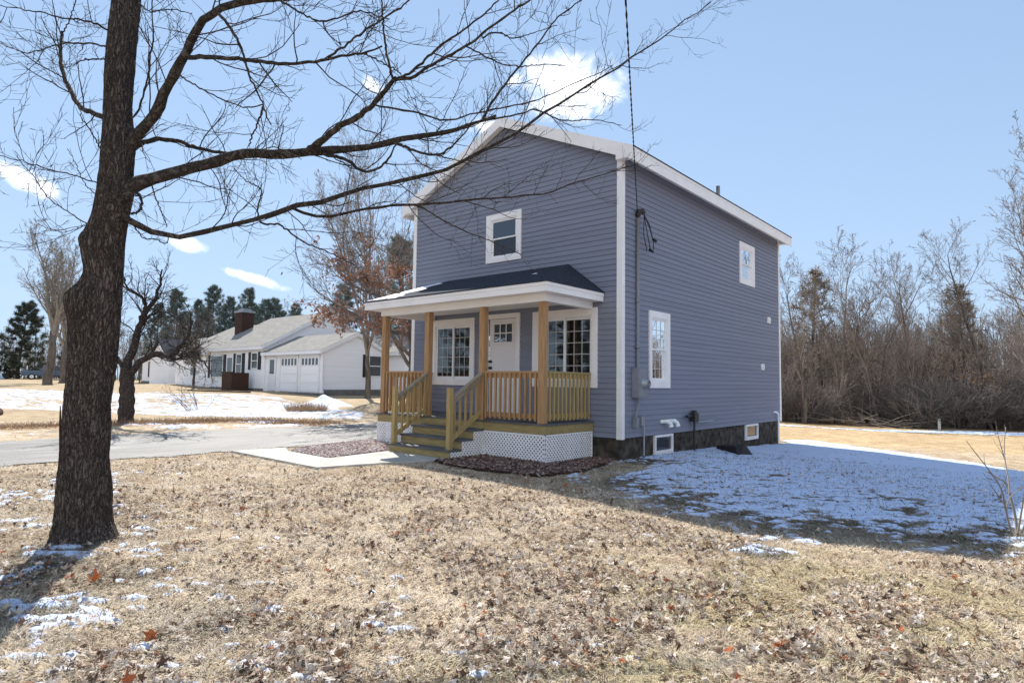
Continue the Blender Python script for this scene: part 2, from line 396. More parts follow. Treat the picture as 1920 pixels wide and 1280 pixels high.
# roof: slab, fascia, rake boards, soffits
OV, GY = .33, .17
def zr(x): return ZR+.20-SL*abs(x+W/2)
rf = MB()
xl, xr, xm = -W-OV, OV, -W/2
for s in (-1, 1):
    xe = xm+s*(W/2+OV+.02)
    P = [(xm, -GY+.03, zr(xm)), (xe, -GY+.03, zr(xe)), (xe, -GY+.03, zr(xe)+.022), (xm, -GY+.03, zr(xm)+.022)]
    if s < 0: P = P[::-1]
    rf.prism(P, (0, D+2*GY-.06, 0))
roof = part('roof', rf.mesh('roof'), M['shingle'], house, HL)
for s in (-1, 1):
    xe = xm+s*(W/2+OV)
    f = MB(); f.box(xe, xe-s*.025, -GY+.026, D+GY-.026, zr(xe)-.255, zr(xe)-.004)
    f.box(xe+s*.008, xe+s*.0005, -GY+.026, D+GY-.026, zr(xe)-.07, zr(xe)-.004)
    part('fascia', f.mesh('fascia'), M['white'], house, HL)
    q = MB(); q.box(xm+s*(W/2-.0), xe-s*.025, -GY+.03, D+GY-.03, ZE-.022, ZE-.004)
    part('soffit', q.mesh('soffit'), M['white'], house, HL)
for yy, dv in ((-GY, 1), (D+GY, -1)):
    for s in (-1, 1):
        xe = xm+s*(W/2+OV)
        g = MB(); h = .2
        P = [(xm, yy, zr(xm)-h), (xe-s*.001, yy, zr(xe)-h-.05), (xe-s*.001, yy, zr(xe)+.018), (xm, yy, zr(xm)+.018)]
        xc = xm+s*(W/2-.03)
        g.prism(P if s*dv > 0 else P[::-1], (0, .025*dv, 0))
        # boxed return at the eave
        g.box(xc, xe-s*.026, yy+.002*dv, yy+.16*dv, ZE-.03, zr(xe)-h+.02)
        part('rake_board', g.mesh('rake_board'), M['white'], house, HL)
        e = MB(); P = [(xm, yy+.03*dv, zr(xm)-h+.02), (xe-s*.05, yy+.03*dv, zr(xe)-h+.02), (xe-s*.05, yy+.03*dv, zr(xe)-.01), (xm, yy+.03*dv, zr(xm)-.01)]
        e.prism(P if s*dv > 0 else P[::-1], (0, (GY-.035)*dv, 0))
        part('rake_soffit', e.mesh('rake_soffit'), M['white'], house, HL)
vp = MB(); vp.tube([(-.62, 6, 6.0), (-.62, 6, 6.76)], .05, 12)
sub('vent_pipe', vp.mesh('vent_pipe', True), M['greymetal'], roof)

# windows
def grid(mb, wall, u0, u1, z0, z1, nc, nr, v, w=.018):
    for i in range(1, nc): u = u0+(u1-u0)*i/nc; wbox(mb, wall, u-w/2, u+w/2, v-.006, v+.006, z0, z1)
    for j in range(1, nr): z = z0+(z1-z0)*j/nr; wbox(mb, wall, u0, u1, v-.0045, v+.0045, z-w/2, z+w/2)
def rect_frame(mb, wall, u0, u1, z0, z1, w, v0, v1, wt=None, wb=None):
    wt = wt or w; wb = wb or w
    wbox(mb, wall, u0, u0+w, v0, v1, z0, z1); wbox(mb, wall, u1-w, u1, v0, v1, z0, z1)
    wbox(mb, wall, u0+w, u1-w, v0, v1-.001, z1-wt, z1); wbox(mb, wall, u0+w, u1-w, v0, v1-.001, z0, z0+wb)
def pane(name, wall, u0, u1, z0, z1, v, m, parent):
    mb = MB(); f = frame_map(wall); mb.add([f(u0,v,z0), f(u1,v,z0), f(u1,v,z1), f(u0,v,z1)], [(0,1,2,3) if wall not in ('back','side') else (3,2,1,0)])
    return sub(name, mb.mesh(name), m, parent)
def window(wall, c, hole, kind, grids=None, wt=.12, wb=.12, label=None):
    """c: casing rectangle, hole: opening in the wall"""
    u0, u1, z0, z1 = c; h0, h1, g0, g1 = hole
    cs = MB(); rect_frame(cs, wall, u0, u1, z0, z1, min(h0-u0, u1-h1)+.02, .0, .038, z1-g1+.02, g0-z0+.02)
    w = part('window', cs.mesh('window'), M['white'], house, HL)
    if label: w['label'] = label
    fr = MB(); i0, i1, j0, j1 = h0+.012, h1-.012, g0+.012, g1-.012
    rect_frame(fr, wall, i0, i1, j0, j1, .034, -.085, .024)
    sub('frame', fr.mesh('frame'), M['vinyl'], w)
    a0, a1, b0, b1 = i0+.034, i1-.034, j0+.034, j1-.034
    if kind == 'hung':
        zm = (b0+b1)/2-.0
        for k, (s0, s1, v) in enumerate(((zm-.016, b1, -.006), (b0, zm+.016, -.034))):
            s = MB(); rect_frame(s, wall, a0+.001, a1-.001, s0, s1, .032, v-.013, v+.013)
            so = sub('sash', s.mesh('sash'), M['vinyl'], w)
            pane('pane', wall, a0+.03, a1-.03, s0+.03, s1-.03, v, M['screen'] if k and not grids else M['glass'], w)
            if grids:
                g = MB(); grid(g, wall, a0+.032, a1-.032, s0+.032, s1-.032, *grids, v, .013); sub('grille', g.mesh('grille'), M['grille'], w)
    else:
        um = (a0+a1)/2
        for k, (s0, s1, v) in enumerate(((a0, um+.03, -.006), (um-.02, a1, -.036))):
            s = MB(); rect_frame(s, wall, s0, s1, b0+.001, b1-.001, .045, v-.013, v+.013)
            sub('sash', s.mesh('sash'), M['vinyl'], w)
            pane('pane', wall, s0+.04, s1-.04, b0+.04, b1-.04, v, M['glass'], w)
            g = MB(); grid(g, wall, s0+.045, s1-.045, b0+.045, b1-.045, *grids, v, .015); sub('grille', g.mesh('grille'), M['grille'], w)
    return w
H = HOLES['front']
window('front', (-3.47, -2.45, 4.04, 5.12), H[0], 'hung', label='small upstairs double-hung window in the gable wall')
window('front', (-5.23, -3.79, 1.33, 2.86), H[1], 'slide', (3, 5), label='gridded sliding window left of the front door')
window('front', (-2.10, -.51, 1.33, 2.87), H[2], 'slide', (3, 5), label='gridded sliding window right of the front door')
H = HOLES['side']
window('side', (1.01, 1.89, 1.34, 2.88), H[0], 'hung', (3, 3), label='narrow gridded side window beside the electric meter')
window('side', (5.79, 6.84, 4.05, 5.14), H[1], 'hung', label='small upstairs side window near the back corner')
# front door
cs = MB(); 
wbox(cs, 'front', -3.46, -3.36, 0, .036, .735, 2.89); wbox(cs, 'front', -2.55, -2.45, 0, .036, .735, 2.89); wbox(cs, 'front', -3.36, -2.55, 0, .035, 2.79, 2.89)
wbox(cs, 'front', -3.36, -2.55, 0, .05, .705, .735)
door = part('front_door', cs.mesh('door_casing'), M['white'], house, HL)
sl = MB(); d0, d1 = -3.352, -2.558; l0, l1, m0, m1 = -3.22, -2.69, 2.28, 2.67
for a in ((d0, l0, .74, 2.785), (l1, d1, .74, 2.785), (l0, l1, .74, m0), (l0, l1, m1, 2.785)): wbox(sl, 'front', a[0], a[1], -.045, -.012, a[2], a[3])
rect_frame(sl, 'front', l0-.03, l1+.03, m0-.03, m1+.03, .03, -.012, .0)
sub('slab', sl.mesh('slab'), M['door'], door)
g = MB(); grid(g, 'front', l0, l1, m0, m1, 3, 2, -.012, .024); sub('grille', g.mesh('grille'), M['door'], door)
pane('pane', 'front', l0, l1, m0, m1, -.03, M['screen'], door)
for nm, z in (('deadbolt', 1.86), ('knob', 1.72)):
    k = MB(); k.tube([(-3.30, .012, z), (-3.30, -.02, z), (-3.30, -.025, z), (-3.30, -.05, z), (-3.30, -.062, z)], [.032, .032, .018, .03, .018] if nm == 'knob' else [.032, .032, .028, .026, .02], 14)
    sub(nm, k.mesh(nm, True), M['dark'], door)

# porch deck, rim, lattice
PX0, PX1, PY, PZ = -5.30, -.60, -1.5, .70
dk = MB(); y = PY-.02
while y < -.03:
    dk.box(PX0-.02, PX1+.02, y, min(y+.138, -.02), PZ-.028, PZ); y += .144
part('deck', dk.mesh('deck'), M['deck'], house, HL)
rb = MB(); rb.box(PX0, PX1, PY, PY+.038, .52, PZ-.03); rb.box(PX1-.038, PX1, PY+.038, -.02, .52, PZ-.03); rb.box(PX0, PX0+.038, PY+.038, -.02, .52, PZ-.03)
part('rim_board', rb.mesh('rim_board'), M['treated'], house, HL)
def lattice(name, wall_axis, base, rects, thick=.008):
    """diagonal slats clipped to the rectangles (u0,u1,z0,z1); base = fixed coordinate"""
    mb = MB(); pitch, w = .078, .027
    def P(u, z, v): return (u, base-v, z) if wall_axis == 'y' else (base+v, u, z)
    def clip(poly, r):
        for ax, lim, sg in ((0, r[0], 1), (0, r[1], -1), (1, r[2], 1), (1, r[3], -1)):
            out = []
            for i in range(len(poly)):
                a, b = poly[i], poly[(i+1) % len(poly)]
                da, db = sg*(a[ax]-lim), sg*(b[ax]-lim)
                if da >= 0: out.append(a)
                if da*db < 0:
                    t = da/(da-db); out.append((a[0]+(b[0]-a[0])*t, a[1]+(b[1]-a[1])*t))
            poly = out
            if len(poly) < 3: return []
        return poly
    for r in rects:
        for s, v in ((1, 0.), (-1, thick)):
            c = r[0]-2; 
            while c < r[1]+2:
                # slat along direction (1, s) through (c, 0)
                L = 3; n = w/2*math.sqrt(2)
                poly = [(c-L-n, -s*L), (c-L+n, -s*L), (c+L+n, s*L), (c+L-n, s*L)]
                q = clip(poly, r)
                if len(q) >= 3:
                    pts = [P(a, b, v) for a, b in q]
                    nrm = np.cross(np.subtract(pts[1], pts[0]), np.subtract(pts[2], pts[0]))
                    ext = np.subtract(P(0, 0, thick-.0005), P(0, 0, 0))
                    if np.dot(nrm, ext) > 0: pts = pts[::-1]
                    mb.prism([np.array(p) for p in pts][::-1] if False else pts, ext)
                c += pitch*1.0
    return mb
def lattice_part(axis, base, rects, label=None, cap=True):
    mb = lattice('lattice', axis, base, rects)
    for (u0, u1, z0, z1) in rects if cap else []:
        for a in ((u0, u0+.015, z0, z1), (u1-.015, u1, z0, z1), (u0+.015, u1-.015, z1-.02, z1)):
            if axis == 'y': mb.box(a[0], a[1], base-.021, base+.001, a[2], a[3])
            else: mb.box(base-.001, base+.021, a[0], a[1], a[2], a[3])
    o = part('lattice_panel', mb.mesh('lattice_panel'), M['lattice'], house, HL)
    if label: o['label'] = label
lattice_part('y', PY+.012, [(-2.07, PX1-.002, .03, .515)], 'white lattice under the front of the porch')
lattice_part('x', PX1-.012, [(PY+.02, -.05, .0, .515)], 'white lattice under the right end of the porch')
lattice_part('y', PY+.012, [(PX0, -3.75, .0, .515)], 'white lattice left of the steps')
lattice_part('x', PX0+.004, [(PY+.02, -.05, .0, .515)], None)
# stairs
SX0, SX1 = -3.76, -2.06
ST = [(-2.36, .03, .205), (-2.075, .205, .375), (-1.79, .375, .54)]
for k, (y, za, zb) in enumerate(ST):
    t = MB(); yb = ST[k+1][0] if k < 2 else PY
    t.box(SX0-.02, SX1+.02, y-.022, yb-.003, zb-.035, zb)
    part('tread', t.mesh('tread'), M['deck'], house, HL)
    r = MB(); r.box(SX0, SX1, y, y+.03, za-(.1 if k == 0 else 0), zb-.037)
    part('riser', r.mesh('riser'), M['treated'], house, HL)
r = MB(); r.box(SX0, SX1, PY-.012, PY-.003, .545, PZ-.03); part('riser', r.mesh('riser'), M['treated'], house, HL)
for x in (SX0+.004, SX1-.044):
    s = MB()
    P = [(x, -2.325, -.05), (x, -2.325, .165), (x, -2.04, .165), (x, -2.04, .335), (x, -1.755, .335), (x, -1.755, .50), (x, PY-.013, .50), (x, PY-.013, .24), (x, -1.9, .16), (x, -2.1, .0), (x, -2.2, -.05)]
    s.prism(P[::-1], (.04, 0, 0)); part('stringer', s.mesh('stringer'), M['treated'], house, HL)
lattice_part('x', SX1+.001, [(-2.34, PY, -.02, .165), (-2.06, PY, .165, .335), (-1.77, PY, .335, .50)], 'stepped white lattice closing the side of the steps', cap=False)
# posts and railings
POSTS = [-5.17, -3.73, -2.16, -.715]
for x in POSTS:
    p = MB(); p.box(x-.064, x+.064, PY+.005, PY+.133, PZ, 2.84)
    po = part('porch_post', p.mesh('porch_post'), M['wood'], house, HL)
    bv = po.modifiers.new('bevel', 'BEVEL'); bv.width = .006; bv.segments = 1
RY = PY+.07
def railing(a, b, m, label):
    """level railing from a to b (x,y), balusters stand outside the rails"""
    a = np.array(a, float); b = np.array(b, float); d = b-a; L = np.linalg.norm(d); d /= L
    out = np.array([d[1], -d[0]])
    r = MB(); z = 1.60
    r.bar((*a, z), (*b, z), .09, .038)
    ra = part('railing', r.mesh('railing'), M['wood'] if m == 'wood' else M['treated'], house, HL); ra['label'] = label
    q = MB(); q.bar((*(a), z-.062), (*(b), z-.062), .036, .085); sub('upper_rail', q.mesh('upper_rail'), M[m], ra)
    q = MB(); q.bar((*(a), PZ+.12), (*(b), PZ+.12), .036, .085); sub('lower_rail', q.mesh('lower_rail'), M[m], ra)
    n = max(2, int(L/.118)); 
    for i in range(n):
        p = a+d*(L*(i+.5)/n)+out*.0375
        q = MB(); j = .006*math.sin(i*7.3)
        q.box(p[0]-.018, p[0]+.018, p[1]-.018, p[1]+.018, PZ+.045+j, z-.02)
        sub('baluster', q.mesh('baluster'), M[m], ra)
railing((POSTS[2]+.065, RY), (POSTS[3]-.065, RY), 'wood', 'cedar-coloured front railing right of the steps')
railing((POSTS[0]+.065, RY), (POSTS[1]-.065, RY), 'wood', 'cedar-coloured front railing left of the steps')
railing((POSTS[3]+.02, RY+.065), (POSTS[3]+.02, -.03), 'treatedv', 'olive treated-pine railing closing the right end of the porch')
railing((POSTS[0]-.02, -.03), (POSTS[0]-.02, RY+.065), 'wood', 'cedar-coloured railing closing the left end of the porch')
NY = -2.29
for x, lab, ri in ((-3.70, 'left stair handrail', 1), (-2.145, 'right stair handrail', -1)):
    p = MB(); p.box(x-.047, x+.047, NY-.047, NY+.047, .2, 1.30)
    po = part('newel_post', p.mesh('newel_post'), M['treatedv'], house, HL)
    b = po.modifiers.new('bevel', 'BEVEL'); b.width = .006; b.segments = 1
    a0 = np.array((x, NY+.05, 1.10)); a1 = np.array((x, PY-.0, 1.57)); ddd = a1-a0
    h = MB(); h.bar(a0, a1, .09, .038); h.bar(a0-(0, 0, .06), a1-(0, 0, .06), .036, .08)
    ha = part('handrail', h.mesh('handrail'), M['railcap'], house, HL); ha['label'] = lab
    q = MB(); q.bar(a0-(0, 0, .72), a1-(0, 0, .72), .036, .085); sub('lower_rail', q.mesh('lower_rail'), M['treatedv'], ha)
    for i in range(5):
        c = a0+ddd*(i+.7)/5.2; q = MB(); ox = .037*(-ri if False else (1 if x < -3 else -1))
        q.box(c[0]+ox-.018, c[0]+ox+.018, c[1]-.018, c[1]+.018, c[2]-.77, c[2]-.03)
        sub('baluster', q.mesh('baluster'), M['treatedv'], ha)
# porch roof: beam, soffit, fascia, hipped shingles
E0, E1, EY, EZ0, EZ1 = -5.50, -.38, -1.78, 2.965, 3.12
bm = MB(); bm.box(-5.26, -.62, PY-.01, PY+.135, 2.84, 2.97); bm.box(-.755, -.62, PY+.135, -.02, 2.84, 2.969); bm.box(-5.26, -5.125, PY+.135, -.02, 2.84, 2.969)
part('porch_beam', bm.mesh('porch_beam'), M['white'], house, HL)
sf = MB(); sf.box(E0+.02, E1-.02, EY+.02, -.02, 2.971, 2.985); part('porch_ceiling', sf.mesh('porch_ceiling'), M['white'], house, HL)
fa = MB(); fa.box(E0, E1, EY, EY+.022, EZ0, EZ1); fa.box(E1-.022, E1, EY+.022, -.02, EZ0, EZ1-.001); fa.box(E0, E0+.022, EY+.022, -.02, EZ0, EZ1-.001)
fa.box(E0-.012, E1+.012, EY-.012, EY-.0005, EZ1-.05, EZ1+.004); fa.box(E1+.0005, E1+.012, EY, -.02, EZ1-.05, EZ1+.004)
part('porch_fascia', fa.mesh('porch_fascia'), M['white'], house, HL)
pr = MB(); z0, z1 = EZ1+.006, 3.76; a, b, c, d = (E0-.025, EY-.025, z0), (E1+.025, EY-.025, z0), (-1.2, -.018, z1), (-4.68, -.018, z1)
e, f = (E0-.025, -.018, z0), (E1+.025, -.018, z0)
dz = np.array((0, 0, .022))
V = [np.array(p) for p in (a, b, c, d, e, f)]; V = V+[p+dz for p in V]
pr.add(V, [(6,7,8,9),(0,1,7,6)[::1]], [(7,11,8),(6,9,10)], [(1,5,11,7),(4,0,6,10)])
part('porch_roof', pr.mesh('porch_roof'), M['shingle'], house, HL)

# thin snow lying on the sunny end of the porch roof
sx, sy = np.meshgrid(np.linspace(E0+.04, E1-.1, 190), np.linspace(EY+.01, -.06, 70))
def proof(x, y): return np.minimum(np.minimum(z0+(y-EY)*(z1-z0)/(-EY), z0+(x-E0)*(z1-z0)/.82), z0+(E1-x)*(z1-z0)/.82)
q = fbm(sx, sy*1.6, .30, 4, 12)+.24*sst(-4.2, -4.9, sx)+.26*np.exp(-((sx+1.35)/.2)**2-((sy+.9)/.3)**2)-.32*sst(-4.9, -3.9, sx)
hh = np.clip((q-.50)*.14, -.01, .02); V = np.stack([sx, sy, proof(sx, sy)+.020+hh], -1).reshape(-1, 3); ii = np.arange(sx.size).reshape(sx.shape)
okk = ((q[:-1, :-1]+q[1:, 1:])/2 > .515); FF = np.stack([ii[:-1, :-1], ii[:-1, 1:], ii[1:, 1:], ii[1:, :-1]], -1)[okk]
uu, iv_ = np.unique(FF, return_inverse=True)
sub('roof_snow', mesh('roof_snow', V[uu], [iv_.reshape(-1, 4)], True), M['snow'], bpy.data.objects['porch_roof'])['kind'] = 'stuff'

# basement windows
for y0, y1 in ((1.27, 2.05), (6.15, 7.02)):
    b = MB(); rect_frame(b, 'side', y0, y1, .0, .40, .045, -.035, .02); wbox(b, 'side', y0+.05, y1-.05, -.02, .03, .05, .085)
    bw = part('basement_window', b.mesh('basement_window'), M['white'], house, HL); bw['label'] = 'basement window near the front corner' if y0 < 3 else 'basement window near the back corner'
    pane('pane', 'side', y0+.04, y1-.04, .04, .36, -.018, M['nglass'], bw)
# electric service: weatherhead, conduit, meter box
el = MB(); el.tube([(.05, .52, 1.70), (.05, .52, 4.62)], .032, 10); 
for z in (2.1, 2.98, 3.9): el.box(.012, .09, .475, .565, z, z+.03)
cd = part('conduit', el.mesh('conduit', True), M['greypaint'], house, HL)
wh = MB(); wh.tube([(.05, .52, 4.60), (.05, .52, 4.68), (.07, .535, 4.74), (.12, .57, 4.75), (.15, .6, 4.70)], [.036, .055, .065, .06, .035], 12); sub('weatherhead', wh.mesh('weatherhead', True), M['dark'], cd)
for k, pts in enumerate(([(.14,.60,4.70),(.2,.72,4.42),(.17,.86,4.30),(.14,.98,4.27)], [(.14,.60,4.70),(.17,.66,4.35),(.16,.78,4.12),(.12,.88,4.05)], [(.14,.60,4.70),(.12,.62,4.3),(.15,.7,4.0)], [(.14,.59,4.70),(.2,.7,4.5),(.22,.82,4.2),(.16,.94,4.06)])):
    w = MB(); w.tube(pts, .008, 6)
    if k < 2: w.tube([np.array(pts[-1])-(0, .02, 0), np.array(pts[-1])+(0, .10, -.02)], .028, 8)
    sub('service_wire', w.mesh('service_wire'), M['cable'], cd)
mt = MB(); mt.box(.018, .17, .34, .66, 1.16, 1.72); mt.box(.168, .176, .352, .648, 1.175, 1.705)
mbx = part('meter_box', mt.mesh('meter_box'), M['greypaint'], house, HL)
mm = MB(); mm.tube([(.172, .54, 1.42), (.19, .54, 1.42), (.2, .54, 1.42), (.27, .54, 1.42), (.285, .54, 1.42)], [.1, .1, .082, .08, .06], 20); sub('meter', mm.mesh('meter', True), M['greymetal'], mbx)
mm = MB(); mm.tube([(.08, .5, 1.17), (.08, .5, 1.05), (.07, .42, .82), (.07, .42, .78)], .02, 8); mm.box(.02, .11, .37, .47, .60, .79); sub('cable_drop', mm.mesh('cable_drop'), M['greypaint'], mbx)
gp_ = MB(); gp_.tube([(.06, .74, -.1), (.06, .74, .78)], .017, 8); gp_.box(.02, .08, .62, .69, .63, .80); part('ground_rod', gp_.mesh('ground_rod'), M['greymetal'], house, HL)
for y in (1.56, 1.86):
    e = MB(); e.tube([(.0, y-.02, .66), (.07, y, .67), (.12, y+.04, .67), (.15, y+.09, .63), (.16, y+.11, .56)], [.04, .04, .047, .045, .05], 14)
    part('vent_elbow', e.mesh('vent_elbow', True), M['pvc'], house, HL)
gs = MB(); gs.tube([(.10, 2.88, -.12), (.10, 2.88, .72)], .025, 8); gs.tube([(.10, 2.50, .74), (.10, 3.05, .74)], .03, 8); gs.box(.05, .16, 2.78, 2.98, .62, .80); gs.tube([(.1, 2.88, .75), (.1, 2.88, .86)], .055, 10)
ga = part('gas_regulator', gs.mesh('gas_regulator'), M['dark'], house, HL)
g2 = MB(); g2.tube([(.12, 3.0, .60), (.12, 3.72, .60), (.12, 3.8, .62)], .022, 8); sub('gas_pipe', g2.mesh('gas_pipe'), M['greymetal'], ga)
for y, z in ((7.82, 3.17), (7.28, 1.84)):
    b = MB(); b.box(.01, .045, y, y+.2, z, z+.17); b.tube([(.045, y+.1, z+.085), (.075, y+.1, z+.085)], .04, 10); part('mounting_block', b.mesh('mounting_block'), M['pvc'], house, HL)
b = MB(); b.tube([(.02, 8.2, .66), (.07, 8.28, .68), (.08, 8.42, .62), (.08, 8.46, .5), (.08, 8.46, -.35)], .028, 8); part('drain_pipe', b.mesh('drain_pipe', True), M['pvc'], house, HL)

# black splash guard lying against the foundation
V = [(.12,3.95,-.12),(.95,3.15,-.09),(1.22,3.35,-.09),(.5,4.5,-.12),(.10,4.05,.02),(.80,3.35,.10),(.98,3.45,.17),(.45,4.4,.04)]
mb = MB(); mb.add(V, [(0,3,2,1),(4,5,6,7),(0,1,5,4),(1,2,6,5),(2,3,7,6),(3,0,4,7)])
sg = solo('splash_guard', mb.mesh('splash_guard'), M['plastic'], 'low black plastic wedge lying in the snow against the stone foundation', 'splash guard')
bv = sg.modifiers.new('bevel', 'BEVEL'); bv.width = .012; bv.segments = 2
# overhead service cable
pts = []
hd, fr = np.array((.05, .5, 4.72)), np.array((2.99, -4.91, 5.14))
Cc = [hd+(fr-hd)*t-np.array((0, 0, .10*t*(1-t))) for t in (0, .25, .5, .75, 1.)]+[np.array((4.5, -7.7, 5.42)), np.array((6.6, -11.5, 5.95)), np.array((10, -17.7, 6.9))]
def catmull(P, n=8):
    P = [np.array(p, float) for p in P]; P = [2*P[0]-P[1]]+P+[2*P[-1]-P[-2]]; out = []
    for i in range(1, len(P)-2):
        for k in range(n):
            t = k/n; a, b, c, d = P[i-1:i+3]
            out.append(.5*(2*b+(c-a)*t+(2*a-5*b+4*c-d)*t*t+(3*b-a-3*c+d)*t**3))
    out.append(P[-2]); return np.array(out)
cv = catmull(Cc, 10); mb = MB()
tt = np.linspace(0, 1, len(cv)*3); ci = np.array([np.interp(tt, np.linspace(0, 1, len(cv)), cv[:, k]) for k in range(3)]).T
mb.tube(ci, .0055, 6)
for ph in (0, np.pi):
    w = ci.copy(); w[:, 0] += .009*np.cos(tt*260+ph); w[:, 2] += .009*np.sin(tt*260+ph); mb.tube(w, .004, 4)
solo('service_cable', mb.mesh('service_cable', True), M['cable'], 'black overhead power cable running down to the side wall of the grey house', 'cable')

# ------------------------------------------------------------------ the white ranch house next door
def nwin(root, at, wall, u, v, z0, z1, w, shut=True, fixed=None, nh=2):
    """window on a wall facing -y (plane y=v) or +x (plane x=v)"""
    def bx(mb, a, b, o0, o1, c, d):
        if wall == 'y': mb.box(a, b, v-o1, v-o0, c, d)
        else: mb.box(v+o0, v+o1, a, b, c, d)
    m = MB(); a, b = u-w/2, u+w/2
    for s in ((a-.09, a, z0-.09, z1+.09), (b, b+.09, z0-.09, z1+.09), (a, b, z1, z1+.09), (a, b, z0-.09, z0)): bx(m, s[0], s[1], .0, .05, s[2], s[3])
    for k in range(1, nh): zz = z0+(z1-z0)*k/nh; bx(m, a, b, .0, .035, zz-.03, zz+.03)
    f = part('window', m.mesh('window'), M['vinyl'], root, at)
    p = MB(); bx(p, a, b, .0, .012, z0, z1); sub('pane', p.mesh('pane'), M['nglass'], f)
    if shut:
        for c in (a-.09-.42, b+.09):
            if fixed and not (c < u if fixed < 0 else c > u): continue
            s = MB(); bx(s, c, c+.42, .0, .04, z0-.1, z1+.1); part('shutter', s.mesh('shutter'), M['shutter'], root, at)
NL = (-34.7, 13, .5)
nh = thing('white_ranch_house', 'long white ranch house with pale grey roof, dark shutters, brick chimney and two-door garage', 'house', NL)
def gable_x(x0, x1, y0, y1, zb, ze, zr, wall, roofm, ov=.3, oe=.15, name='wall'):
    """block with its ridge along x"""
    ym = (y0+y1)/2
    w = MB(); P = [(x0, y0, zb), (x0, y1, zb), (x0, y1, ze), (x0, ym, zr), (x0, y0, ze)]
    w.prism(P[::-1], (x1-x0, 0, 0))
    r = MB(); sl = (zr-ze)/(ym-y0)
    for s in (-1, 1):
        yo = ym+s*(ym-y0+ov); zo = ze-sl*ov
        Q = [(x0-oe, ym, zr+.02), (x0-oe, yo, zo+.02), (x0-oe, yo, zo+.17), (x0-oe, ym, zr+.17)]
        r.prism(Q if s > 0 else Q[::-1], (x1-x0+2*oe, 0, 0))
    t = MB()
    for s in (-1, 1):
        yo = ym+s*(ym-y0+ov); zo = ze-sl*ov
        t.box(x0-oe, x1+oe, yo, yo+s*.03, zo-.06, zo+.15)
        for xx, dx in ((x1+oe, .03), (x0-oe-.03, .03)):
            Q = [(xx, ym, zr-.08), (xx, yo, zo-.06), (xx, yo, zo+.15), (xx, ym, zr+.15)]
            t.prism(Q if s > 0 else Q[::-1], (dx, 0, 0))
    return w, r, t
for nm, a in (('main', (-43.3, -34.7, 10.9, 20.7, .45, 3.62, 6.28)), ('wing', (-50.2, -43.32, 11.0, 20.6, .6, 3.42, 5.86)), ('garage', (-34.68, -27.56, 11.0, 15.75, .42, 3.16, 4.28)), ('rear', (-34.6, -25.6, 15.8, 20.2, .4, 3.25, 4.5))):
    w, r, t = gable_x(*a, M['nsiding'], M['nroof'])
    part('wall', w.mesh('wall'), M['nsiding'], nh, NL)
    ro = part('roof', r.mesh('roof'), M['nroof'], nh, NL)
    sub('trim', t.mesh('trim'), M['vinyl'], ro)
    if nm == 'garage': groof = ro
f = MB(); f.box(-27.55, -27.40, 11.05, 15.7, -.2, .78); f.box(-34.6, -27.4, 10.96, 10.995, -.2, .56); f.box(-25.58, -25.5, 15.85, 20.1, -.2, .75)
f.box(-43.2, -34.7, 10.86, 10.895, .1, .72)
part('foundation', f.mesh('foundation'), M['nfound'], nh, NL)
c = MB(); c.box(-44.55, -43.35, 13.3, 14.3, 4.2, 6.75); ch = part('chimney', c.mesh('chimney'), M['brick'], nh, NL)
c = MB(); c.box(-44.62, -43.28, 13.23, 14.37, 6.75, 6.9); c.box(-44.4, -43.5, 13.45, 14.15, 6.9, 7.06); sub('cap', c.mesh('cap'), M['greymetal'], ch)
for x in (-31.5, -29.0):
    g = MB(); y = 10.96
    g.box(x-1.12, x-1.0, y-.06, y+.04, .6, 2.95); g.box(x+1.0, x+1.12, y-.06, y+.04, .6, 2.95); g.box(x-1.0, x+1.0, y-.06, y+.04, 2.82, 2.95)
    gd = part('garage_door', g.mesh('garage_door'), M['vinyl'], nh, NL)
    p = MB()
    for k in range(4): p.box(x-1.0, x+1.0, y-.012, y+.03, .62+k*.55, .62+k*.55+.535)
    sub('panel', p.mesh('panel'), M['nsiding'], gd)
    for k in range(5):
        p = MB(); xx = x-.80+k*.4; p.box(xx-.13, xx+.13, y-.022, y-.0125, 2.3, 2.72); sub('pane', p.mesh('pane'), M['nglass'], gd)
d = MB(); d.box(-34.15, -33.2, 10.93, 10.99, .62, 2.85); dd = part('side_door', d.mesh('side_door'), M['vinyl'], nh, NL)
d = MB(); d.box(-33.95, -33.4, 10.91, 10.929, 1.75, 2.68); sub('pane', d.mesh('pane'), M['nglass'], dd)
for u, w, z0, z1, s in ((-36.05, .8, 2.12, 3.15, True), (-38.4, .75, 1.75, 3.1, True)): nwin(nh, NL, 'y', u, 10.9, z0, z1, w, s)
nwin(nh, NL, 'y', -42.0, 10.9, 1.5, 3.05, 2.0, True, nh=1)
d = MB(); d.box(-40.3, -39.25, 10.83, 10.895, .8, 3.05); dd = part('front_door', d.mesh('front_door'), M['vinyl'], nh, NL)
d = MB(); d.box(-40.15, -39.4, 10.81, 10.829, 1.0, 2.9); sub('pane', d.mesh('pane'), M['nglass'], dd)
nwin(nh, NL, 'y', -46.5, 11.0, 1.6, 2.9, 1.1, False)
nwin(nh, NL, 'x', 14.85, -27.56, 1.68, 2.95, .9, True, fixed=-1)
ds = MB(); ds.tube([(-27.5, 10.9, 3.0), (-27.48, 10.95, .75), (-27.2, 10.85, .62)], .05, 8); part('downspout', ds.mesh('downspout'), M['vinyl'], nh, NL)
b = MB(); b.box(-37.5, -36.0, 9.3, 9.42, .5, 1.78); b.box(-36.12, -36.0, 9.42, 10.5, .5, 1.78); b.box(-37.5, -37.38, 9.42, 10.5, .5, 1.78); b.box(-37.55, -35.95, 9.25, 9.47, 1.78, 1.84)
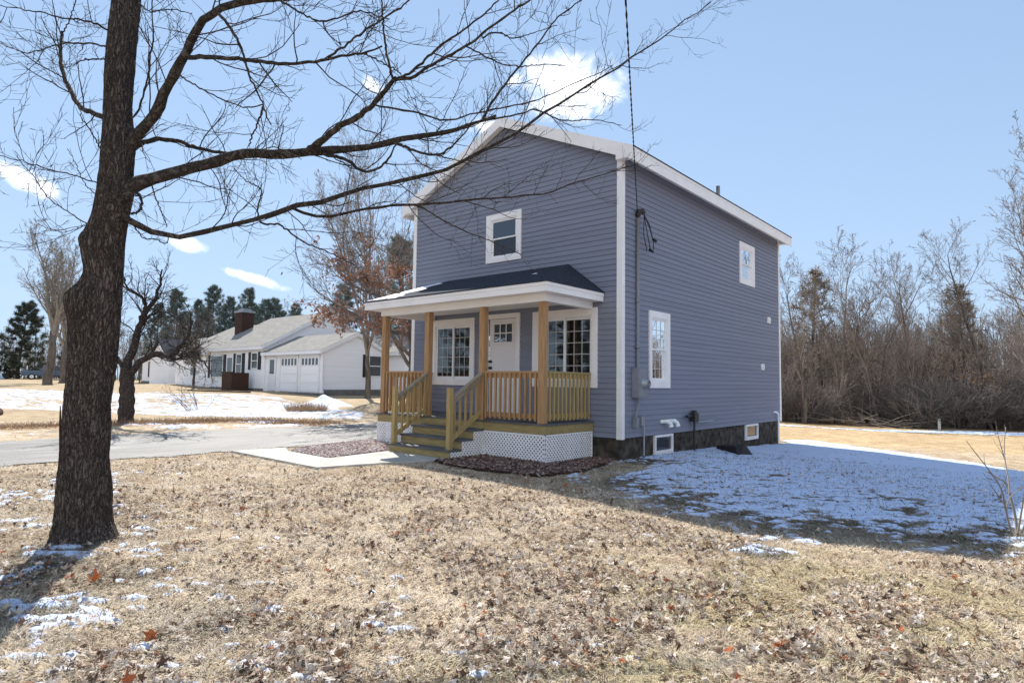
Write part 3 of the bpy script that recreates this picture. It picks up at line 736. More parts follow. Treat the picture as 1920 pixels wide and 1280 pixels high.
solo('brown_screen_wall', b.mesh('brown_screen_wall'), M['brownbox'], 'low dark brown boarded screen standing in front of the white ranch house', 'screen')
b = MB(); b.bar((-34.5, 5.9, .62), (-30.6, 8.0, .57), .09, .08); 
solo('edging_timber', b.mesh('edging_timber'), M['brownbox'], 'long dark timber lying at the far edge of the snowy field', 'timber')

# far white house at the left
FL = (-62, 13, .9)
fh = thing('far_white_house', 'low white house far behind the gnarled apple tree with grey roof', 'house', FL)
w, r, t = gable_x(-69, -55, 14.6, 21, .6, 3.5, 5.4, None, None)
part('wall', w.mesh('wall'), M['nsiding'], fh, FL); ro = part('roof', r.mesh('roof'), M['nroof'], fh, FL); sub('trim', t.mesh('trim'), M['vinyl'], ro)
b = MB(); ym = -60
P = [(-63.2, 13.4, .6), (-58.4, 13.4, .6), (-58.4, 13.4, 3.3), (-60.8, 13.4, 5.0), (-63.2, 13.4, 3.3)]
b.prism(P, (0, 1.3, 0)); part('gable_bay', b.mesh('gable_bay'), M['nsiding'], fh, FL)
b = MB()
for s in (-1, 1):
    Q = [(-60.8, 13.15, 5.02), (-60.8+s*2.7, 13.15, 3.1), (-60.8+s*2.7, 13.15, 3.28), (-60.8, 13.15, 5.2)]
    b.prism(Q if s > 0 else Q[::-1], (0, 2.5, 0))
part('bay_roof', b.mesh('bay_roof'), M['shingle'], fh, FL)
b = MB(); b.box(-69, -55, 14.5, 14.59, .3, .95); part('foundation', b.mesh('foundation'), M['nfound'], fh, FL)
nwin(fh, FL, 'y', -56.6, 14.6, 1.5, 2.9, 1.0, True); nwin(fh, FL, 'y', -66.2, 14.6, 1.5, 2.9, 1.0, True)

# ------------------------------------------------------------------ branching
def unit(v): return v/(np.linalg.norm(v, axis=-1, keepdims=True)+1e-9)
def grow(r, P0, d0, L, rad, K, wig=.12, up=.0, tip=.25):
    N = len(P0); P = np.zeros((N, K, 3)); P[:, 0] = P0; d = unit(np.asarray(d0, float))
    for k in range(1, K):
        d = unit(d+r.normal(0, wig, (N, 3))+np.array([0, 0, up]))
        P[:, k] = P[:, k-1]+d*(L/(K-1))[:, None]
    t = np.linspace(0, 1, K)[None]
    return P, rad[:, None]*(1-(1-tip)*t)
def spawn(r, P, Rr, Ls, m, t0, t1, ang, ratio, rr, K, wig, up, rmin=.002, tip=.3, shrink=.5, flat=0., lmin=.0):
    N, K0, _ = P.shape
    t = (t0+(t1-t0)*(np.arange(m)+r.random((N, m)))/m)
    x = t*(K0-1); i = np.clip(x.astype(int), 0, K0-2); f = (x-i)[..., None]
    n = np.arange(N)[:, None]
    pos = P[n, i]*(1-f)+P[n, i+1]*f; tan = unit(P[n, i+1]-P[n, i])
    rad = Rr[n, i]*(1-f[..., 0])+Rr[n, i+1]*f[..., 0]
    rnd = r.normal(0, 1, tan.shape); rnd[..., 2] *= (1-flat); perp = unit(rnd-tan*np.sum(rnd*tan, -1, keepdims=True))
    a = ang[0]+(ang[1]-ang[0])*r.random((N, m))
    d = tan*np.cos(a)[..., None]+perp*np.sin(a)[..., None]
    L = np.maximum(Ls[:, None]*ratio*(1-shrink*t)*(.55+.8*r.random((N, m))), lmin)
    rad = np.maximum(rad*rr, rmin)
    L = L.ravel()
    Pn, Rn = grow(r, pos.reshape(-1, 3), d.reshape(-1, 3), L, rad.ravel(), K, wig, up, tip)
    return Pn, np.maximum(Rn, rmin*.7), L
class TB:
    def __init__(s): s.mb = MB()
    def add(s, P, Rr, n):
        V, F, _ = tubes(P, Rr, n); s.mb.add(V, F)
def bare_tree(seed, H, r0, trunk_t=1., lean=.05, n1=12, a1=(.45, .9), t1=.25, len1=.5, up1=.10, n2=6, n3=6, n4=4, fork=0, rmin=.006, droop=0., leafy=0, leafcol=None, bush=False):
    r = np.random.default_rng(seed)
    trunk = TB(); crown = TB()
    base = np.zeros((1, 3)); base[0, 2] = -.25
    P, Q = grow(r, base, np.array([[r.normal(0, lean), r.normal(0, lean), 1.]]), np.array([H*trunk_t]), np.array([r0]), 14, .05, .05, .12 if not fork else .55)
    Q[:, 0] *= 1.35
    trunk.add(P, Q, 9)
    L0 = np.array([H*trunk_t]); lv = [(P, Q, L0)]
    if fork:
        P1, Q1, L1 = spawn(r, P, Q, L0, fork, .75, 1., (.15, .5), (1-trunk_t)/trunk_t*.86, .72, 12, .07, .06, rmin, .15, 0.)
        crown.add(P1, Q1, 6); lv.append((P1, Q1, L1))
        P2, Q2, L2 = spawn(r, P1, Q1, L1, n1, .15, 1., a1, len1, .55, 9, .09, up1, rmin, .25)
    else:
        P2, Q2, L2 = spawn(r, P, Q, L0, n1, t1, 1., a1, len1, .5, 10, .08, up1, rmin, .2)
    crown.add(P2, Q2, 5)
    P3, Q3, L3 = spawn(r, P2, Q2, L2, n2, .2, 1., (.4, .9), .5, .6, 7, .1, up1*.8-droop, rmin, .3); crown.add(P3, Q3, 4)
    P4, Q4, L4 = spawn(r, P3, Q3, L3, n3, .15, 1., (.4, .9), .55, .65, 5, .12, up1*.6-droop*1.5, rmin, .4); crown.add(P4, Q4, 3)
    tips = P4
    if n4:
        P5, Q5, L5 = spawn(r, P4, Q4, L4, n4, .2, 1., (.4, .9), .6, .8, 4, .12, -droop*2, rmin, .5); crown.add(P5, Q5, 3); tips = P5
    lm = None
    if leafy:
        lm = leaf_cluster(r, tips[:, 1:].reshape(-1, 3), leafy, leafcol)
    return trunk.mb.mesh('trunk', True), crown.mb.mesh('crown', True), lm
def leaf_cluster(r, pts, n, cols, size=.09, keep=None):
    k = r.integers(0, len(pts), n); p = pts[k]+r.normal(0, .06, (n, 3))
    if keep is not None: p = p[keep(p)]; n = len(p)
    a = unit(r.normal(0, 1, (n, 3))+np.array([0, 0, -.6])); b = unit(np.cross(a, r.normal(0, 1, (n, 3))))
    s = size*(.6+.8*r.random(n))[:, None]
    c = unit(np.cross(a, b))
    V = np.stack([p, p+a*s*.5+b*s*.32+c*s*.1, p+a*s, p+a*s*.5-b*s*.32+c*s*.1], 1).reshape(-1, 3)
    F = np.arange(n*4).reshape(n, 4)
    ct = np.array(cols)[r.integers(0, len(cols), n)]*(.7+.6*r.random((n, 1)))
    return mesh('leaves', V, [F], False, np.repeat(ct, 4, 0))
def conifer(seed, H, r0, wide, bare=.1, tufts=2600, cols=((.025,.05,.03),(.04,.07,.045),(.05,.075,.05)), droop=.1, tl=.42, thin=.022, clump=0):
    r = np.random.default_rng(seed); trunk = TB()
    P, Q = grow(r, np.array([[0, 0, -.3]]), np.array([[0, 0, 1.]]), np.array([H]), np.array([r0]), 14, .015, .03, .08); trunk.add(P, Q, 8)
    n = int(H*7); t = bare+(1-bare)*(np.arange(n)+r.random(n))/n
    z = t*H-.3; an = np.arange(n)*2.4+r.normal(0, .4, n)
    prof = np.where(t < bare+.18, .6+.4*(t-bare)/.18, 1)*(1-((t-bare)/(1-bare))**1.25)**.85
    L = wide*(.16+prof*.95)*(.65+.6*r.random(n))
    d = np.stack([np.cos(an), np.sin(an), .15+.75*t**2-droop], 1)
    xy = np.stack([np.interp(z, P[0, :, 2], P[0, :, k]) for k in (0, 1)], 1)
    B, BR = grow(r, np.column_stack([xy, z]), d, L, np.full(n, .045)*(1.2-t), 6, .06, .03, .25); trunk.add(B, BR, 4)
    P2, Q2, L2 = spawn(r, B, BR, L, 5, .2, 1., (.4, 1.), .42, .5, 4, .08, .02, .008, .4); trunk.add(P2, Q2, 3)
    pts = np.vstack([P2[:, 1:].reshape(-1, 3), B[:, 2:].reshape(-1, 3)])
    k = r.integers(0, len(pts), tufts); c = pts[k]+r.normal(0, .07, (tufts, 3))
    m = 9
    dirs = unit(r.normal(0, 1, (tufts, m, 3))+np.array([0, 0, .35])); s = tl*(.6+.7*r.random((tufts, m, 1)))
    side = unit(np.cross(dirs, r.normal(0, 1, (tufts, m, 3))))*thin
    cc = c[:, None, :]
    V = np.stack([cc-side, cc+side, cc+dirs*s], 2).reshape(-1, 3)
    F = np.arange(len(V)).reshape(-1, 3)
    ct = np.array(cols)[r.integers(0, len(cols), tufts)]*(.65+.7*r.random((tufts, 1)))
    return trunk.mb.mesh('trunk', True), mesh('crown', V, [F], False, np.repeat(ct, m*3, 0))

def tree_thing(name, label, at, meshes, trunkm='woodbark', crownm='twigbark', group=None, rot=0, scale=1, cat='tree'):
    t = thing(name, label, cat, at, group, rot); t.scale = (scale,)*3
    part('trunk', meshes[0], M[trunkm], t); part('crown', meshes[1], M[crownm], t)
    if len(meshes) > 2 and meshes[2] is not None: part('leaves', meshes[2], M['leaves'], t)
    return t
def on_ground(x, y): return (x, y, float(tz(x, y))-.02)

TRUNK= [(-0.441, -8.217, -0.028, 0.342), (-0.451, -8.226, 0.009, 0.307), (-0.452, -8.24, 0.093, 0.276), (-0.439, -8.249, 0.235, 0.259), (-0.409, -8.264, 0.517, 0.242), (-0.392, -8.276, 0.704, 0.221), (-0.354, -8.284, 0.984, 0.216), (-0.331, -8.295, 1.193, 0.209), (-0.27, -8.292, 1.54, 0.217), (-0.23, -8.308, 1.884, 0.235), (-0.219, -8.315, 1.999, 0.242), (-0.204, -8.318, 2.113, 0.239), (-0.154, -8.292, 2.228, 0.191), (-0.129, -8.287, 2.346, 0.174), (-0.117, -8.309, 2.568, 0.192), (-0.079, -8.294, 2.686, 0.165), (-0.026, -8.28, 2.908, 0.16), (0.004, -8.279, 3.088, 0.153), (0.023, -8.28, 3.27, 0.15), (0.019, -8.283, 3.447, 0.142), (0.012, -8.288, 3.597, 0.133), (0.004, -8.296, 3.799, 0.128), (0.005, -8.295, 4.155, 0.136), (0.013, -8.288, 4.513, 0.134), (0.02, -8.282, 4.692, 0.13), (0.02, -8.282, 4.982, 0.123), (0.013, -8.288, 5.372, 0.112), (0.005, -8.295, 5.815, 0.099), (0.001, -8.298, 6.364, 0.085), (-0.013, -8.311, 7.072, 0.067), (-0.03, -8.325, 7.948, 0.053)]
LIMBS= {'A': [[0.072, -8.234, 3.341, 0.046], [0.184, -8.212, 3.441, 0.045], [0.254, -8.192, 3.485, 0.044], [0.426, -8.145, 3.592, 0.042], [0.572, -8.13, 3.74, 0.039], [0.723, -8.106, 3.867, 0.037], [0.848, -8.09, 3.974, 0.034], [0.969, -8.082, 4.091, 0.032], [1.096, -8.062, 4.183, 0.03], [1.238, -8.019, 4.228, 0.029], [1.428, -7.956, 4.25, 0.026], [1.615, -7.89, 4.231, 0.024], [1.832, -7.816, 4.191, 0.022], [1.997, -7.761, 4.17, 0.02], [2.276, -7.679, 4.18, 0.017], [2.641, -7.588, 4.22, 0.012]], 'A2': [[0.847, -8.089, 3.974, 0.019], [0.933, -8.062, 3.956, 0.018], [1.166, -7.99, 3.902, 0.017], [1.437, -7.909, 3.829, 0.015], [1.76, -7.82, 3.728, 0.013], [2.013, -7.755, 3.665, 0.011], [2.239, -7.702, 3.629, 0.01], [2.441, -7.66, 3.612, 0.008], [2.617, -7.625, 3.583, 0.007], [2.779, -7.6, 3.584, 0.006]], 'A2b': [[2.219, -7.69, 3.641, 0.009], [2.364, -7.658, 3.68, 0.008], [2.542, -7.624, 3.732, 0.007], [2.769, -7.582, 3.786, 0.006], [2.881, -7.563, 3.809, 0.006], [3.003, -7.546, 3.839, 0.005], [3.17, -7.525, 3.877, 0.004]], 'A2c': [[2.606, -7.618, 3.587, 0.005], [2.675, -7.59, 3.549, 0.005], [2.757, -7.559, 3.491, 0.004], [2.822, -7.534, 3.443, 0.004], [2.876, -7.515, 3.397, 0.003]], 'A3': [[1.286, -8.038, 4.192, 0.013], [1.336, -8.014, 4.15, 0.012], [1.452, -7.968, 3.994, 0.011], [1.54, -7.942, 3.838, 0.01], [1.619, -7.929, 3.662, 0.008], [1.706, -7.905, 3.508, 0.007], [1.791, -7.882, 3.36, 0.006], [1.867, -7.864, 3.22, 0.004]], 'A3b': [[0.884, -8.124, 3.804, 0.006], [0.902, -8.118, 3.783, 0.006], [0.999, -8.077, 3.712, 0.006], [1.108, -8.03, 3.644, 0.006], [1.291, -7.952, 3.542, 0.005], [1.432, -7.892, 3.473, 0.005], [1.544, -7.842, 3.449, 0.005], [1.628, -7.807, 3.458, 0.005]], 'A3c': [[1.772, -7.881, 3.374, 0.008], [1.726, -7.868, 3.344, 0.008], [1.63, -7.85, 3.285, 0.006], [1.533, -7.84, 3.232, 0.006], [1.459, -7.822, 3.178, 0.005]], 'A4': [[1.974, -7.904, 4.077, 0.008], [2.065, -7.875, 4.016, 0.007], [2.157, -7.849, 3.946, 0.007], [2.278, -7.813, 3.862, 0.006], [2.371, -7.783, 3.821, 0.006], [2.431, -7.765, 3.818, 0.006], [2.491, -7.747, 3.817, 0.005], [2.649, -7.702, 3.821, 0.005], [2.77, -7.667, 3.768, 0.004], [2.893, -7.633, 3.707, 0.003]], 'A4b': [[2.308, -7.745, 3.863, 0.005], [2.335, -7.748, 3.81, 0.005], [2.374, -7.746, 3.752, 0.004], [2.426, -7.733, 3.704, 0.004], [2.493, -7.717, 3.647, 0.003]], 'B': [[0.12, -8.192, 3.366, 0.023], [0.105, -8.142, 3.431, 0.023], [0.103, -8.092, 3.466, 0.022], [0.103, -8.001, 3.518, 0.021], [0.112, -7.855, 3.547, 0.019], [0.12, -7.701, 3.532, 0.017], [0.137, -7.55, 3.538, 0.015], [0.162, -7.373, 3.558, 0.012], [0.189, -7.203, 3.559, 0.01]], 'C': [[0.073, -8.233, 3.002, 0.054], [0.105, -8.169, 3.058, 0.053], [0.178, -8.039, 3.142, 0.052], [0.27, -7.881, 3.221, 0.05], [0.388, -7.681, 3.327, 0.048], [0.455, -7.572, 3.382, 0.047], [0.523, -7.461, 3.437, 0.046], [0.604, -7.333, 3.465, 0.044], [0.706, -7.177, 3.482, 0.042], [0.799, -7.033, 3.507, 0.04], [0.858, -6.944, 3.54, 0.039], [0.937, -6.825, 3.561, 0.037], [1.016, -6.705, 3.598, 0.035], [1.139, -6.523, 3.639, 0.032], [1.206, -6.425, 3.673, 0.03], [1.309, -6.271, 3.752, 0.028], [1.419, -6.111, 3.806, 0.025], [1.585, -5.872, 3.888, 0.021], [1.675, -5.741, 3.961, 0.018], [1.78, -5.59, 4.043, 0.015], [1.845, -5.496, 4.101, 0.013]], 'C1': [[1.779, -5.62, 4.022, 0.015], [1.811, -5.602, 4.101, 0.014], [1.848, -5.581, 4.191, 0.014], [1.933, -5.527, 4.328, 0.013], [2.049, -5.453, 4.506, 0.011], [2.146, -5.39, 4.642, 0.01], [2.266, -5.313, 4.819, 0.009], [2.346, -5.262, 4.955, 0.008], [2.463, -5.184, 5.094, 0.007], [2.592, -5.094, 5.196, 0.006], [2.682, -5.032, 5.282, 0.005]], 'C4': [[1.911, -7.03, 3.652, 0.008], [1.977, -6.973, 3.622, 0.008], [2.055, -6.905, 3.615, 0.008], [2.176, -6.799, 3.595, 0.008], [2.287, -6.702, 3.548, 0.007], [2.372, -6.628, 3.532, 0.007], [2.505, -6.512, 3.583, 0.006], [2.713, -6.331, 3.64, 0.006], [2.872, -6.193, 3.692, 0.005], [3.054, -6.034, 3.794, 0.004], [3.188, -5.918, 3.881, 0.004], [3.286, -5.832, 3.932, 0.004], [3.377, -5.753, 4.01, 0.003]], 'C5': [[1.76, -5.57, 4.049, 0.009], [1.845, -5.456, 4.092, 0.009], [1.981, -5.275, 4.155, 0.008], [2.078, -5.145, 4.223, 0.007], [2.197, -4.983, 4.15, 0.007], [2.301, -4.846, 4.144, 0.006], [2.443, -4.662, 4.179, 0.005], [2.551, -4.522, 4.162, 0.004], [2.642, -4.404, 4.147, 0.004]], 'D': [[0.862, -7.016, 3.503, 0.033], [0.96, -7.005, 3.527, 0.032], [1.189, -6.987, 3.589, 0.029], [1.412, -6.972, 3.646, 0.026], [1.576, -6.955, 3.659, 0.025], [1.671, -6.953, 3.684, 0.023], [1.813, -6.95, 3.714, 0.022], [1.938, -6.959, 3.759, 0.02], [2.052, -6.973, 3.803, 0.019], [2.124, -6.977, 3.823, 0.018]], 'D1': [[2.118, -6.982, 3.814, 0.011], [2.189, -6.96, 3.826, 0.011], [2.261, -6.939, 3.846, 0.011], [2.41, -6.906, 3.921, 0.01], [2.575, -6.87, 3.997, 0.009], [2.766, -6.826, 4.067, 0.007], [2.936, -6.794, 4.14, 0.006], [3.043, -6.778, 4.193, 0.005], [3.117, -6.775, 4.244, 0.005]], 'D2': [[2.118, -6.982, 3.814, 0.014], [2.228, -6.91, 3.82, 0.013], [2.301, -6.865, 3.866, 0.012], [2.364, -6.826, 3.905, 0.012], [2.502, -6.74, 3.984, 0.011], [2.636, -6.657, 4.068, 0.01], [2.774, -6.574, 4.179, 0.009], [2.907, -6.495, 4.285, 0.008], [3.042, -6.413, 4.373, 0.007], [3.149, -6.35, 4.455, 0.006]], 'D5': [[2.105, -6.994, 3.827, 0.01], [2.151, -7.058, 3.882, 0.01], [2.197, -7.126, 3.936, 0.009], [2.261, -7.192, 3.995, 0.008], [2.324, -7.257, 4.05, 0.007], [2.452, -7.372, 4.143, 0.005], [2.519, -7.428, 4.185, 0.005]], 'D3': [[2.618, -6.679, 4.034, 0.006], [2.641, -6.613, 4.02, 0.006], [2.671, -6.528, 4.006, 0.006], [2.721, -6.393, 3.979, 0.005], [2.791, -6.23, 4.004, 0.005], [2.904, -5.977, 4.082, 0.004], [2.964, -5.848, 4.101, 0.003]], 'D4': [[2.744, -6.636, 4.076, 0.006], [2.823, -6.624, 4.091, 0.006], [2.912, -6.606, 4.07, 0.005], [2.999, -6.593, 4.006, 0.005], [3.103, -6.574, 3.985, 0.004], [3.24, -6.555, 3.987, 0.003], [3.394, -6.534, 3.979, 0.003]], 'C2': [[0.943, -6.878, 3.518, 0.019], [1.013, -6.843, 3.497, 0.018], [1.114, -6.794, 3.458, 0.016], [1.2, -6.753, 3.414, 0.015], [1.264, -6.727, 3.353, 0.014], [1.354, -6.684, 3.31, 0.012], [1.464, -6.632, 3.334, 0.011], [1.562, -6.597, 3.416, 0.009], [1.6, -6.587, 3.463, 0.008], [1.672, -6.575, 3.571, 0.006]], 'C3': [[1.262, -6.336, 3.707, 0.015], [1.328, -6.311, 3.688, 0.014], [1.498, -6.252, 3.597, 0.013], [1.623, -6.207, 3.549, 0.011], [1.761, -6.157, 3.531, 0.01], [1.866, -6.128, 3.58, 0.009], [1.991, -6.102, 3.663, 0.007], [2.072, -6.094, 3.739, 0.006]], 'C3b': [[1.725, -6.197, 3.523, 0.007], [1.79, -6.122, 3.499, 0.006], [1.871, -6.028, 3.482, 0.005], [1.953, -5.932, 3.434, 0.004]], 'E': [[0.067, -8.238, 2.799, 0.025], [0.1, -8.169, 2.743, 0.025], [0.143, -8.086, 2.693, 0.025], [0.195, -7.993, 2.661, 0.025], [0.266, -7.871, 2.646, 0.024], [0.343, -7.739, 2.683, 0.024], [0.439, -7.575, 2.758, 0.024], [0.523, -7.434, 2.817, 0.024], [0.608, -7.295, 2.867, 0.023], [0.675, -7.18, 2.939, 0.023], [0.755, -7.048, 3.014, 0.023], [0.858, -6.886, 3.063, 0.022], [0.963, -6.718, 3.154, 0.022], [1.058, -6.567, 3.239, 0.021], [1.195, -6.36, 3.306, 0.021], [1.332, -6.153, 3.394, 0.02], [1.439, -5.995, 3.456, 0.019], [1.55, -5.829, 3.536, 0.018], [1.657, -5.662, 3.673, 0.018], [1.771, -5.489, 3.807, 0.017], [1.884, -5.317, 3.937, 0.016], [2.001, -5.136, 4.112, 0.015], [2.119, -4.956, 4.283, 0.014], [2.218, -4.81, 4.405, 0.013], [2.318, -4.66, 4.546, 0.012], [2.409, -4.523, 4.681, 0.011], [2.526, -4.358, 4.81, 0.01], [2.631, -4.201, 4.97, 0.009], [2.74, -4.045, 5.113, 0.009], [2.882, -3.844, 5.29, 0.007], [2.993, -3.678, 5.484, 0.006], [3.11, -3.515, 5.633, 0.005], [3.195, -3.392, 5.772, 0.005]], 'E2': [[0.636, -7.014, 3.033, 0.015], [0.655, -6.948, 3.019, 0.015], [0.693, -6.823, 2.988, 0.015], [0.755, -6.648, 3.01, 0.015], [0.82, -6.463, 3.086, 0.014], [0.935, -6.164, 3.176, 0.014], [0.959, -6.103, 3.197, 0.014], [1.057, -5.87, 3.243, 0.013], [1.216, -5.507, 3.326, 0.012], [1.329, -5.26, 3.398, 0.011], [1.469, -4.967, 3.453, 0.01], [1.621, -4.66, 3.528, 0.009], [1.711, -4.482, 3.578, 0.009], [1.847, -4.206, 3.726, 0.008], [1.992, -3.925, 3.852, 0.007], [2.159, -3.612, 3.997, 0.006], [2.276, -3.397, 4.097, 0.005]], 'E3': [[0.517, -7.25, 2.886, 0.01], [0.561, -7.23, 2.843, 0.01], [0.708, -7.151, 2.826, 0.009], [0.844, -7.087, 2.724, 0.008], [0.975, -7.022, 2.639, 0.007], [1.121, -6.949, 2.574, 0.006], [1.233, -6.893, 2.517, 0.006], [1.401, -6.811, 2.429, 0.005]], 'E4': [[1.006, -5.829, 3.262, 0.008], [1.026, -5.735, 3.245, 0.008], [1.089, -5.406, 3.136, 0.007], [1.15, -5.154, 3.07, 0.006], [1.226, -4.886, 3.018, 0.006], [1.287, -4.678, 2.966, 0.005], [1.352, -4.467, 2.911, 0.004]], 'E5': [[0.022, -8.013, 3.172, 0.007], [0.017, -7.974, 3.038, 0.006], [0.027, -7.929, 2.93, 0.005], [0.033, -7.897, 2.849, 0.005], [0.036, -7.867, 2.767, 0.004]], 'E6': [[0.554, -7.284, 2.883, 0.009], [0.609, -7.315, 2.985, 0.008], [0.695, -7.329, 3.093, 0.007], [0.693, -7.384, 3.138, 0.006], [0.679, -7.451, 3.157, 0.005], [0.673, -7.522, 3.203, 0.004], [0.675, -7.576, 3.249, 0.003]], 'E7': [[0.135, -8.179, 2.726, 0.006], [0.0, -8.036, 2.644, 0.005], [-0.048, -7.934, 2.66, 0.005], [-0.101, -7.826, 2.648, 0.005], [-0.159, -7.772, 2.726, 0.004]], 'H': [[0.231, -8.228, 2.954, 0.011], [0.317, -8.198, 2.936, 0.011], [0.387, -8.19, 2.858, 0.01], [0.418, -8.212, 2.78, 0.01], [0.414, -8.267, 2.738, 0.009]], 'L1': [[-0.047, -8.337, 3.634, 0.025], [-0.169, -8.369, 3.681, 0.024], [-0.358, -8.419, 3.76, 0.022], [-0.522, -8.459, 3.857, 0.021], [-0.731, -8.487, 4.059, 0.019], [-0.872, -8.499, 4.216, 0.018], [-1.003, -8.502, 4.382, 0.016], [-1.086, -8.494, 4.508, 0.015], [-1.166, -8.474, 4.652, 0.014], [-1.25, -8.458, 4.798, 0.013]], 'L1b': [[-1.25, -8.457, 4.787, 0.006], [-1.237, -8.417, 4.893, 0.006], [-1.24, -8.38, 5.054, 0.005], [-1.25, -8.362, 5.172, 0.005], [-1.258, -8.331, 5.33, 0.004]], 'L2': [[-0.054, -8.344, 4.393, 0.009], [-0.041, -8.396, 4.394, 0.008], [-0.015, -8.482, 4.396, 0.008], [0.016, -8.603, 4.365, 0.007], [0.058, -8.748, 4.295, 0.006], [0.101, -8.861, 4.269, 0.005], [0.168, -9.019, 4.197, 0.004], [0.23, -9.144, 4.137, 0.003], [0.286, -9.241, 4.095, 0.003]], 'L3': [[-0.055, -8.345, 4.25, 0.009], [-0.142, -8.367, 4.29, 0.008], [-0.351, -8.423, 4.37, 0.008], [-0.701, -8.522, 4.453, 0.007], [-0.965, -8.598, 4.484, 0.006], [-1.277, -8.69, 4.498, 0.005], [-1.583, -8.787, 4.612, 0.004], [-1.896, -8.887, 4.757, 0.003]], 'L4': [[-0.059, -8.348, 4.174, 0.007], [-0.037, -8.396, 4.132, 0.006], [0.033, -8.55, 4.04, 0.005], [0.086, -8.636, 3.95, 0.004], [0.129, -8.701, 3.883, 0.003], [0.188, -8.796, 3.85, 0.003]], 'L5': [[-0.05, -8.341, 3.316, 0.007], [-0.022, -8.402, 3.356, 0.006], [0.058, -8.497, 3.452, 0.005], [0.113, -8.577, 3.514, 0.004], [0.161, -8.599, 3.555, 0.003], [0.206, -8.648, 3.599, 0.003]], 'L6': [[-0.056, -8.346, 3.055, 0.007], [-0.049, -8.391, 3.056, 0.006], [-0.013, -8.56, 3.064, 0.005], [0.031, -8.732, 3.057, 0.005], [0.087, -8.896, 3.054, 0.004], [0.163, -9.075, 3.047, 0.003], [0.212, -9.173, 3.035, 0.002]], 'L7': [[-0.068, -8.356, 2.935, 0.005], [-0.17, -8.378, 2.986, 0.004], [-0.377, -8.415, 3.126, 0.004], [-0.637, -8.435, 3.377, 0.003], [-0.793, -8.457, 3.512, 0.003]], 'L8': [[-0.074, -8.361, 2.658, 0.007], [-0.157, -8.391, 2.693, 0.006], [-0.438, -8.488, 2.845, 0.005], [-0.696, -8.58, 2.985, 0.005], [-0.934, -8.647, 3.201, 0.004], [-1.152, -8.717, 3.384, 0.003], [-1.283, -8.751, 3.522, 0.003]], 'L9': [[-0.12, -8.402, 2.712, 0.005], [-0.103, -8.455, 2.681, 0.004], [-0.051, -8.593, 2.596, 0.003], [-0.01, -8.706, 2.59, 0.003], [0.033, -8.799, 2.607, 0.002]], 'R1': [[0.088, -8.22, 3.637, 0.009], [0.154, -8.197, 3.664, 0.009], [0.249, -8.188, 3.766, 0.008], [0.359, -8.19, 3.902, 0.007], [0.479, -8.21, 4.078, 0.007], [0.58, -8.236, 4.233, 0.006], [0.684, -8.288, 4.417, 0.005], [0.737, -8.318, 4.511, 0.005]], 'R2': [[0.084, -8.223, 4.684, 0.006], [0.165, -8.218, 4.625, 0.006], [0.318, -8.209, 4.512, 0.005], [0.413, -8.198, 4.47, 0.005], [0.735, -8.166, 4.375, 0.004], [1.096, -8.138, 4.215, 0.003]]}
APPLE= {'trunk': [[-13.068, -4.047, 0.053, 0.209], [-13.08, -4.058, 0.342, 0.203], [-13.076, -4.054, 0.777, 0.193], [-13.091, -4.067, 1.14, 0.185], [-13.106, -4.08, 1.504, 0.177], [-13.09, -4.066, 1.65, 0.174]], 'a': [[-13.087, -4.063, 1.577, 0.124], [-13.14, -3.989, 2.02, 0.109], [-13.174, -3.917, 2.394, 0.096], [-13.166, -3.805, 2.774, 0.083], [-13.148, -3.715, 3.035, 0.073], [-13.11, -3.592, 3.345, 0.062], [-13.084, -3.49, 3.627, 0.051], [-13.068, -3.374, 4.005, 0.037], [-13.141, -3.315, 4.497, 0.02]], 'b': [[-13.115, -3.823, 2.815, 0.051], [-12.879, -3.835, 3.128, 0.044], [-12.683, -3.859, 3.407, 0.038], [-12.63, -3.98, 3.625, 0.033], [-12.65, -4.148, 3.738, 0.028], [-12.678, -4.309, 3.808, 0.024], [-12.599, -4.434, 4.058, 0.018]], 'c': [[-13.04, -4.022, 1.505, 0.099], [-12.852, -3.936, 1.74, 0.091], [-12.704, -3.859, 1.872, 0.085], [-12.476, -3.729, 1.975, 0.078], [-12.265, -3.606, 2.049, 0.071], [-11.965, -3.428, 1.979, 0.062], [-11.75, -3.313, 2.138, 0.054], [-11.47, -3.194, 2.525, 0.04], [-11.269, -3.143, 2.949, 0.025]], 'd': [[-12.259, -3.608, 2.049, 0.044], [-11.83, -3.448, 1.919, 0.038], [-11.65, -3.38, 1.89, 0.036], [-11.354, -3.3, 2.088, 0.031], [-10.932, -3.142, 2.044, 0.025], [-10.668, -3.079, 1.833, 0.021], [-10.345, -3.001, 1.584, 0.015]], 'e': [[-13.128, -4.099, 1.504, 0.074], [-13.372, -4.182, 1.795, 0.064], [-13.63, -4.253, 2.166, 0.051], [-13.879, -4.295, 2.62, 0.036], [-14.169, -4.343, 3.16, 0.019]], 'g': [[-13.143, -3.715, 3.004, 0.039], [-13.122, -3.525, 3.17, 0.034], [-13.039, -3.21, 3.271, 0.028], [-12.966, -2.869, 3.066, 0.02], [-12.97, -2.635, 2.773, 0.014]]}
